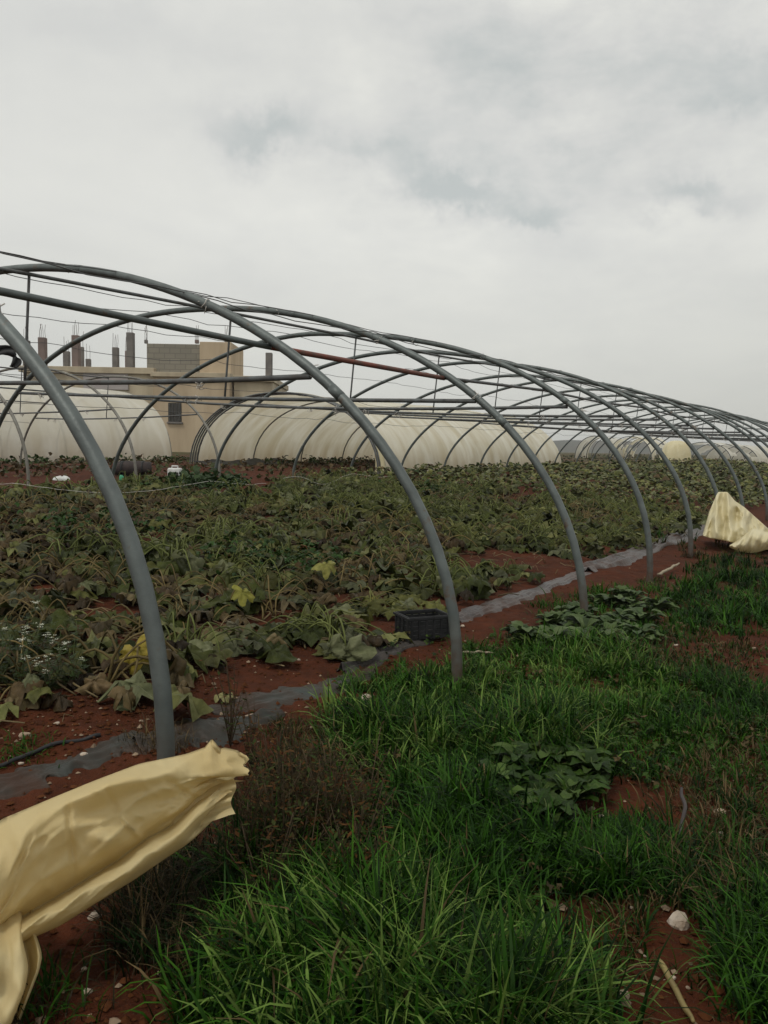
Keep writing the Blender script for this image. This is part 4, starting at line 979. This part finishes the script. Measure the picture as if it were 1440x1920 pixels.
# grass -----------------------------------------------------------------
def blades(P, h, w, yaw, lean, curl, tint, levels=5):
    n = len(P); f = np.linspace(0, 1, levels)
    d = np.stack([np.cos(yaw), np.sin(yaw), 0 * yaw], -1); sd_ = np.stack([-np.sin(yaw), np.cos(yaw), 0 * yaw], -1)
    V = np.zeros((n, levels, 2, 3))
    ang = lean[:, None] + curl[:, None] * f[None]          # angle from vertical, grows to the tip
    seg = h[:, None] / (levels - 1)
    hx_ = np.concatenate([np.zeros((n, 1)), np.cumsum(np.sin(ang[:, :-1]) * seg, 1)], 1); hz = np.concatenate([np.zeros((n, 1)), np.cumsum(np.cos(ang[:, :-1]) * seg, 1)], 1)
    ww = w[:, None] * np.array([.75, 1.0, .85, .55, .06])[None, :levels]
    ctr = P[:, None] + d[:, None] * hx_[..., None]; ctr[..., 2] += hz
    tw = sd_[:, None] * np.cos(.5 * f)[None, :, None] + d[:, None] * np.sin(.5 * f)[None, :, None]
    V[:, :, 0] = ctr - tw * ww[..., None] / 2; V[:, :, 1] = ctr + tw * ww[..., None] / 2
    V[:, :, :, 2] += 0
    base = (np.arange(n) * levels * 2)[:, None, None]
    q = np.array([(k * 2, k * 2 + 1, k * 2 + 3, k * 2 + 2) for k in range(levels - 1)])[None]
    F = (base + q).reshape(-1, 4)
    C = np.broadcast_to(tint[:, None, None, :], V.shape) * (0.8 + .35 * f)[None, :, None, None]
    return V.reshape(-1, 3), F, C.reshape(-1, 3)
class BigGrass:
    def __init__(s): s.V, s.F, s.C, s.n = [], [], [], 0
    def add(s, V, F, C): s.V.append(V); s.F.append(F + s.n); s.C.append(C); s.n += len(V)
    def build(s, name, m):
        V = np.concatenate(s.V).astype(np.float32); F = np.concatenate(s.F).astype(np.int32); C = np.concatenate(s.C)
        me = bpy.data.meshes.new(name); me.vertices.add(len(V)); me.vertices.foreach_set('co', V.ravel())
        me.loops.add(F.size); me.loops.foreach_set('vertex_index', F.ravel())
        me.polygons.add(len(F)); me.polygons.foreach_set('loop_start', np.arange(0, F.size, 4, dtype=np.int32))
        me.polygons.foreach_set('use_smooth', np.ones(len(F), bool)); me.materials.append(m)
        ca = me.color_attributes.new('tint', 'FLOAT_COLOR', 'POINT'); ca.data.foreach_set('color', np.concatenate([C, np.ones((len(C), 1))], 1).astype(np.float32).ravel())
        me.update(calc_edges=True)
        o = bpy.data.objects.new(name, me); COL.objects.link(o); return o
G1 = (.017, .058, .004); G2 = (.032, .092, .007); G3 = (.005, .020, .002); G4 = (.105, .170, .034); DRY = (.10, .07, .032); DK = (.030, .024, .012)
PATCH = [  # px, py, rx, ry, count, hmin, hmax, width, tints
    (740, 1900, 370, 200, 9000, .16, .34, .0085, (G1, G2, G3, G4)), (690, 1690, 270, 110, 5200, .12, .28, .008, (G1, G2, G3)), (850, 1560, 230, 110, 4200, .10, .24, .0075, (G1, G2, G3)),
    (870, 1385, 250, 110, 8500, .12, .26, .008, (G1, G2, G3, G4)), (1080, 1290, 190, 75, 5200, .10, .22, .008, (G1, G2, G4)), (760, 1310, 110, 45, 2600, .08, .18, .007, (G1, G2)),
    (1330, 1330, 150, 75, 4600, .06, .14, .006, (G1, G2, G3)), (1180, 1400, 120, 60, 2600, .06, .15, .006, (G1, G2, G3)), (1380, 1130, 150, 60, 4200, .10, .22, .010, (G1, G2, G3)), (1180, 1150, 160, 55, 3600, .05, .13, .008, (G1, G2)),
    (1260, 1230, 200, 45, 2600, .05, .13, .007, (G1, G3, DRY)), (1130, 1610, 150, 75, 3000, .07, .18, .006, (G1, G2, G3)), (1340, 1660, 170, 70, 1500, .06, .18, .005, (G1, G3, DRY)), (1470, 1800, 110, 170, 2200, .08, .24, .006, (G1, G2, G3)),
    (1200, 1800, 200, 110, 700, .04, .14, .004, (DRY, G3, G1)), (960, 1480, 180, 80, 3000, .08, .2, .007, (G1, G3)), (600, 1500, 150, 110, 1500, .10, .28, .005, (DK, G3, DRY)), (400, 1720, 210, 130, 3400, .10, .26, .004, (DK, DK, G3, DRY)),
    (1360, 1480, 130, 60, 900, .04, .12, .004, (G1, DRY, G3)), (60, 1415, 60, 14, 160, .03, .08, .005, (G2, G1)), (300, 1395, 60, 20, 260, .06, .18, .003, (DRY, DRY, DK)), (560, 1380, 80, 45, 700, .05, .16, .004, (DRY, DK, G1)),
    (1330, 1010, 160, 30, 900, .06, .2, .009, (G3, DRY, G1)), (1400, 1070, 120, 30, 1200, .08, .2, .009, (G1, G3)), (940, 1240, 90, 40, 1400, .05, .14, .007, (G1, G2)), (1650, 1400, 180, 250, 3000, .08, .22, .007, (G1, G2)), (90, 1900, 70, 60, 160, .06, .14, .005, (G1, DK)),
    (862, 1272, 34, 12, 260, .05, .14, .006, (G2, DRY, G1)), (1098, 1194, 30, 10, 260, .05, .12, .007, (G2, G1, DRY)), (1224, 1094, 26, 8, 240, .06, .14, .008, (G1, DRY)), (1299, 1042, 24, 7, 200, .06, .14, .009, (DRY, G3)),
    (1390, 1420, 110, 60, 1500, .05, .12, .006, (G1, G2, DRY)), (1400, 1560, 90, 70, 900, .04, .10, .005, (G1, G3, DRY)), (1300, 1760, 150, 60, 700, .05, .13, .005, (G1, G3, DRY))]
EXCL = [(*gp(px, py)[:2], er) for (px, py, er) in [(1272, 1735, .06), (1272, 1760, .09), (1260, 1790, .08), (1245, 1835, .05), (1262, 1870, .05), (1285, 1905, .05), (1166, 1872, .05), (1350, 1528, .05), (688, 1311, .09), (688, 1325, .09), (469, 1349, .12), (1110, 1520, .05), (1278, 1570, .04), (1128, 1530, .05)] + [(px, py + 16, .075) for (px, py) in [(925, 1475), (975, 1440), (1010, 1500), (1050, 1470), (1085, 1430), (1000, 1400), (945, 1520), (1070, 1510), (1110, 1460), (1030, 1545), (960, 1480), (1035, 1435), (1090, 1490)]]]
BG = BigGrass(); r_ = np.random.default_rng(21)
for (px, py, rx, ry, n, h0, h1, w, tints) in PATCH:
    # clumped: tuft centres, blades round each
    nt_ = max(6, n // 16)
    a = r_.uniform(0, 2 * np.pi, nt_); q = np.sqrt(r_.uniform(0, 1, nt_)) * r_.uniform(.8, 1.15, nt_)
    C = gpv(px + np.cos(a) * q * rx, py + np.sin(a) * q * ry)
    ti = r_.integers(0, nt_, n); off = r_.normal(0, .035 if h1 > .15 else .05, (n, 2))
    P = C[ti].copy(); P[:, :2] += off; P[:, 2] = zg(P[:, 0], P[:, 1]) - .01
    keep = np.ones(n, bool)
    for (ex, ey, er) in EXCL: keep &= np.hypot(P[:, 0] - ex, P[:, 1] - ey) > er
    P[~keep, 2] -= 5.0
    tuft_h = (r_.uniform(.6, 1.15, nt_) * (.45 + .95 * hnoise(C[:, 0] * 2.3, C[:, 1] * 2.3, 61)))[ti]; tl = r_.integers(0, len(tints) * 4, nt_)
    tints = tuple(tints) * 4 + (DRY,)
    T = np.array(tints)[np.where(r_.random(n) < .7, tl[ti], r_.integers(0, len(tints), n))] * r_.uniform(.5, 1.35, (n, 1))
    h = r_.uniform(h0, h1, n) * tuft_h * 1.15
    outy = np.arctan2(off[:, 1], off[:, 0]) + r_.normal(0, .7, n)
    ty = r_.uniform(0, 6.28, nt_)[ti]
    yaw = np.where(r_.random(n) < .35, ty + r_.normal(0, .4, n), outy)
    k_ = np.flatnonzero(keep); P, h, yaw, T, n = P[k_], h[k_], yaw[k_], T[k_], len(k_)
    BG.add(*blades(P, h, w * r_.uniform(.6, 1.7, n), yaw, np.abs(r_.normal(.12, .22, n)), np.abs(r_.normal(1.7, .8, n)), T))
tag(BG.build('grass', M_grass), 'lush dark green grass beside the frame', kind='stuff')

# weeds, leafy and dry ---------------------------------------------------
def leafy_proto(seed, n, L0, L1, tints, up0=.3, up1=1.1, wid=.3):
    r = np.random.default_rng(seed); lf, stk = MB(), MB()
    for i in range(n):
        a = r.uniform(0, 6.28); L = r.uniform(L0, L1); el = r.uniform(up0, up1); d = np.array([math.cos(a), math.sin(a), 0])
        K = spline([np.zeros(3), d * L * .35 * math.cos(el) + np.array([0, 0, L * .4 * math.sin(el)]), d * L * .75 * math.cos(el * .8) + np.array([0, 0, L * .68 * math.sin(el)]), d * L * math.cos(el * .5) + np.array([0, 0, L * .6 * math.sin(el)])], 9)
        stk.tube(K[:5], .0025, 4, (.09, .12, .045)); f = np.linspace(0, 1, 9)
        w = L * wid * np.sin(np.clip((f - .12) / .88, 0, 1) * math.pi * .93 + .1) ** .8 * (f > .12) * (1 + .38 * np.sin(f * 21 + r.uniform(0, 6)))
        sd_ = np.array([-d[1], d[0], 0]); G = np.stack([K - sd_ * (w / 2)[:, None] + np.array([0, 0, .1]) * w[:, None], K - np.array([0, 0, .08]) * w[:, None], K + sd_ * (w / 2)[:, None] + np.array([0, 0, .1]) * w[:, None]], 1)
        t_ = np.array(tints[r.integers(len(tints))]) * r.uniform(.7, 1.25); lf.grid(G, t_)
    return lf.mesh('foliage', M_leaf), stk.mesh('stem', M_stalk)
LG = [(.034, .070, .010), (.062, .105, .020), (.022, .046, .008)]
ros = [leafy_proto(400 + i, 44, .06, .19, LG, .3, 1.3, .42) for i in range(3)]
smallw = [leafy_proto(420 + i, 26, .05, .14, [(.07, .105, .035), (.09, .125, .05), (.05, .08, .03)], .3, 1.3, .5) for i in range(3)]
r_ = np.random.default_rng(31)
WEEDS = [(925, 1475), (975, 1440), (1010, 1500), (1050, 1470), (1085, 1430), (1000, 1400), (945, 1520), (1070, 1510), (1110, 1460), (1030, 1545), (960, 1480), (1035, 1435), (1090, 1490)]
for (px, py) in WEEDS:
    b = gp(px, py + 14) + np.array([0, 0, .04]); pr = ros[r_.integers(3)]
    instance('broadleaf_weed', (('foliage', pr[0]), ('stem', pr[1])), b, r_.uniform(0, 6.3), r_.uniform(.62, .95), 'broad-leaf green weed with lobed leaves in the clump amid the lush grass', 'weed', 'broad-leaf weeds in the lush grass')
for k in range(60):
    px, py = r_.uniform(970, 1240), r_.uniform(1085, 1215)
    if py < 1215 - (px - 930) * .42 or py > 1270 - (px - 960) * .30 + 20: continue
    b = gp(px, py); pr = smallw[r_.integers(3)]
    instance('leafy_weed', (('foliage', pr[0]), ('stem', pr[1])), b, r_.uniform(0, 6.3), r_.uniform(.9, 1.7), 'small bright leafy weed in the low green patch around the third hoop foot', 'weed', 'leafy weeds around the third hoop foot')
def dry_proto(seed):
    r = np.random.default_rng(seed); lf, stk = MB(), MB()
    for i in range(9):
        a = r.uniform(0, 6.28); h = r.uniform(.16, .38); ln = r.uniform(.05, .45)
        K = spline([np.zeros(3), np.array([math.cos(a) * ln * h * .4, math.sin(a) * ln * h * .4, h * .5]), np.array([math.cos(a) * ln * h + r.normal(0, .02), math.sin(a) * ln * h + r.normal(0, .02), h])], 8)
        stk.tube(K, np.linspace(.003, .0014, 8), 4, np.array((.075, .055, .035)) * r.uniform(.5, 1.2))
        for f in range(2, 8):
            for _ in range(3):
                p = K[f] + r.normal(0, .012, 3); b_ = r.uniform(0, 6.28); L = r.uniform(.012, .034); d = np.array([math.cos(b_), math.sin(b_), r.uniform(-.5, .7)]) * L; sd_ = np.array([-d[1], d[0], 0]) * .2
                tint = np.array([(.034, .024, .010), (.030, .036, .010), (.075, .034, .011), (.038, .055, .014)][r.integers(4)]) * r.uniform(.5, 1.2)
                lf.add([p, p + d * .5 + sd_, p + d, p + d * .5 - sd_], [(0, 1, 2, 3)], tint)
    return lf.mesh('foliage', M_dry, False), stk.mesh('stem', M_dry)
dryp = [dry_proto(500 + i) for i in range(4)]
for k in range(46):
    a = r_.random()
    if a < .75: px, py = r_.uniform(440, 690), r_.uniform(1545, 1740)
    elif a < .9: px, py = r_.uniform(530, 650), r_.uniform(1390, 1460)
    else: px, py = r_.uniform(330, 430), r_.uniform(1760, 1880)
    if py < 1420 and px < 520: continue
    b = gp(px, py); pr = dryp[r_.integers(4)]
    instance('dry_weed', (('foliage', pr[0]), ('stem', pr[1])), b, r_.uniform(0, 6.3), (r_.uniform(.75, 1.1) if a < .75 else r_.uniform(.4, .6)), 'dark brown dried weed with thin stems between the yellow sheet and the grass', 'weed', 'dark dried weeds behind the yellow sheet')
for (px, py, sc, lb) in [(432, 1400, 1.1, 'tall thin dark dried weed growing through the ridged grey mulch film'), (470, 1452, .9, 'dark dried weed touching the right end of the yellow sheet')]:
    pr = dryp[0]; instance('dry_weed', (('foliage', pr[0]), ('stem', pr[1])), gp(px, py), 1.0, sc, lb, 'weed', None)
# white flowering weeds at the left of the bed
def flower_proto(seed):
    r = np.random.default_rng(seed); lf, stk, fl_ = MB(), MB(), MB()
    for i in range(10):
        a = r.uniform(0, 6.28); h = r.uniform(.14, .32); o = r.normal(0, .05, 2)
        K = spline([np.array([o[0] * .3, o[1] * .3, 0]), np.array([o[0] + math.cos(a) * h * .12, o[1] + math.sin(a) * h * .12, h * .5]), np.array([o[0] + math.cos(a) * h * .35, o[1] + math.sin(a) * h * .35, h])], 8)
        stk.tube(K, .0022, 4, (.07, .09, .035))
        if i < 3:
            for _ in range(6):
                p = K[-1] + r.normal(0, .010, 3); b_ = r.uniform(0, 6.28)
                for q in range(4):
                    c, s_ = math.cos(b_ + q * 1.57), math.sin(b_ + q * 1.57)
                    fl_.add([p, p + np.array([c - s_ * .4, s_ + c * .4, .35]) * .009, p + np.array([c, s_, .25]) * .015, p + np.array([c + s_ * .4, s_ - c * .4, .35]) * .009], [(0, 1, 2, 3)], (.70, .70, .60))
        for f in range(1, 7):
            for _ in range(3):
                p = K[f]; b_ = r.uniform(0, 6.28); L = r.uniform(.02, .055); d = np.array([math.cos(b_), math.sin(b_), r.uniform(-.2, .5)]) * L; sd_ = np.array([-d[1], d[0], 0]) * .2
                lf.add([p, p + d * .5 + sd_, p + d, p + d * .5 - sd_], [(0, 1, 2, 3)], np.array((.030, .052, .010)) * r.uniform(.6, 1.3))
    return lf.mesh('foliage', M_leaf, False), stk.mesh('stem', M_stalk), fl_.mesh('blossom', M_leaf, False)
flp = [flower_proto(600 + i) for i in range(3)]
for (px, py) in [(20, 1235), (62, 1240), (112, 1262), (30, 1292), (80, 1298), (140, 1288), (-25, 1290)]:
    pr = flp[r_.integers(3)]
    instance('flowering_weed', (('foliage', pr[0]), ('stem', pr[1]), ('blossom', pr[2])), gp(px, py), r_.uniform(0, 6.3), r_.uniform(.9, 1.25), 'small dark green weed with white blossoms at the left end of the crop bed', 'weed', 'white flowering weeds at the left of the bed')
# ground cover along the feet of the covered tunnels and over the bare bed behind
wd = MB(); r_ = np.random.default_rng(41)
def clump(u, s, k, tint):
    p = xy(u, s); z = zg1(*p)
    for _ in range(k):
        add_leaf(wd, np.array([p[0] + r_.normal(0, .10), p[1] + r_.normal(0, .10), z + abs(r_.normal(.06, .09))]), r_.uniform(.05, .11), r_.uniform(.2, 1.2), rotm(r_.uniform(0, 6.3), r_.uniform(-.9, .9), r_.normal(0, .6)), np.array(tint) * r_.uniform(.6, 1.3), r_, na=6, nr=1)
for s in np.arange(0, s_c1 + 14, .22):
    if r_.random() < .8: clump((UD if s < s_c1 + .5 else UB + 7.5) - .45 - abs(r_.normal(0, .45)), s, 14, (.036, .064, .014))
s3a, s3b = us(c3a[0], c3a[1])[1], us(c3b[0], c3b[1])[1]
for s in np.arange(s3a, s3b + 2, .16): clump(UB - .25 - abs(r_.normal(0, .25)), s, 6, (.055, .09, .03))
for _ in range(1500):
    u, s = r_.uniform(9.6, 20.5), r_.uniform(-2, 30)
    if hnoise(np.array([u * .6]), np.array([s * .5]), 14)[0] > .36: clump(u, s, 3, [(.055, .065, .018), (.10, .065, .030), (.085, .055, .025)][r_.integers(3)])
for _ in range(150):
    b = colpt(r_.uniform(318, 455), r_.uniform(9.0, 10.0)); uu, ss = us(b[0], b[1]); clump(uu, ss, 5, (.038, .068, .022))
for (px, py, nn, sp_r) in [(530, 1085, 34, .32), (250, 1010, 16, .25), (385, 925, 18, .5), (120, 1020, 16, .3), (800, 930, 14, .4)]:
    b = gp(px, py)
    for _ in range(nn):
        q = b[:2] + r_.normal(0, sp_r, 2); uu, ss = us(q[0], q[1]); z0_ = zg1(q[0], q[1])
        for _k in range(9):
            add_leaf(wd, np.array([q[0] + r_.normal(0, .08), q[1] + r_.normal(0, .08), z0_ + r_.uniform(.08, .38)]), r_.uniform(.02, .045), r_.uniform(.2, 1.0), rotm(r_.uniform(0, 6.3), r_.uniform(-.8, .8), r_.normal(0, .5)), np.array((.026, .062, .010)) * r_.uniform(.5, 1.4), r_, na=8, nr=1)
for _ in range(1500):
    s = r_.uniform(30, 95); u = r_.uniform(-10, 26); clump(u, s, 3, [(.055, .07, .028), (.11, .08, .05), (.05, .065, .03)][r_.integers(3)])
for _ in range(420):
    px, py = r_.uniform(620, 1480), r_.uniform(1180, 1780)
    if px > 1040 and py > 1480: continue
    b = gp(px, py); uu, ss = us(b[0], b[1]); sc_ = r_.uniform(.35, .6)
    n0 = wd.n; p = b
    tq = np.array([(.040, .085, .010), (.060, .10, .016), (.10, .07, .03), (.030, .06, .008)][r_.integers(4)])
    for _k in range(5):
        add_leaf(wd, np.array([p[0] + r_.normal(0, .03), p[1] + r_.normal(0, .03), p[2] + r_.uniform(.02, .09)]), r_.uniform(.010, .026), r_.uniform(.2, 1.0), rotm(r_.uniform(0, 6.3), r_.uniform(-.7, .7), r_.normal(0, .5)), tq * r_.uniform(.5, 1.2), r_, na=10, nr=2)
tag(wd.build('weeds', M_leaf), 'low green ground cover along the covered tunnels', kind='stuff')

# small stones and clods on the soil
gv = MB(); r_ = np.random.default_rng(51)
ico = [(0, 0, 1), (.9, 0, .1), (.28, .85, .05), (-.72, .53, .1), (-.72, -.53, .0), (.28, -.85, .1), (0, 0, -.6)]
IF = [(0, 1, 2), (0, 2, 3), (0, 3, 4), (0, 4, 5), (0, 5, 1), (6, 2, 1), (6, 3, 2), (6, 4, 3), (6, 5, 4), (6, 1, 5)]
PXs = np.concatenate([r_.uniform(-100, 1540, 5200), r_.uniform(-60, 900, 2600)]); PYs = np.concatenate([1010 + 950 * r_.random(5200) ** 1.2, r_.uniform(1180, 1420, 2600)])
PP = gpv(PXs, PYs)
for p in PP:
    k = r_.random(); sz = r_.uniform(.004, .012) if k < .8 else r_.uniform(.010, .022)
    pale = r_.random() < .11
    t = np.array((.26, .19, .13) if pale else (.075, .027, .010)) * r_.uniform(.6, 1.2)
    gv.add(np.array(ico) * sz * r_.uniform(.6, 1.3, (7, 1)) * np.array([1, 1, .7]) + p + np.array([0, 0, sz * .25]), IF, t)
tag(gv.build('gravel', mat('gravel', (0, 0, 0), rough=.95, attr=True, spec=.1), smooth=False), 'small pale pebbles and red soil clods', kind='stuff')

# ================================================================== HAZE
hm = bpy.data.materials.new('air_haze'); hm.use_nodes = True; t = hm.node_tree; t.nodes.clear()
o_ = t.nodes.new('ShaderNodeOutputMaterial'); v_ = t.nodes.new('ShaderNodeVolumePrincipled'); v_.inputs['Color'].default_value = (.93, .95, .97, 1); v_.inputs['Density'].default_value = .0005; v_.inputs['Anisotropy'].default_value = .2
t.links.new(v_.outputs[0], o_.inputs['Volume'])
gz0 = min(float(zg(GX, GY).min()), -1.5) - 1.0
hz_ = MB().box((0, (gy[0] + gy[-1]) / 2, (gz0 + 22) / 2), (gx[-1] - gx[0] + 8, gy[-1] - gy[0] + 8, 22 - gz0)).build('haze', hm, smooth=False)
tag(hz_, 'thin damp air over the field', kind='stuff')
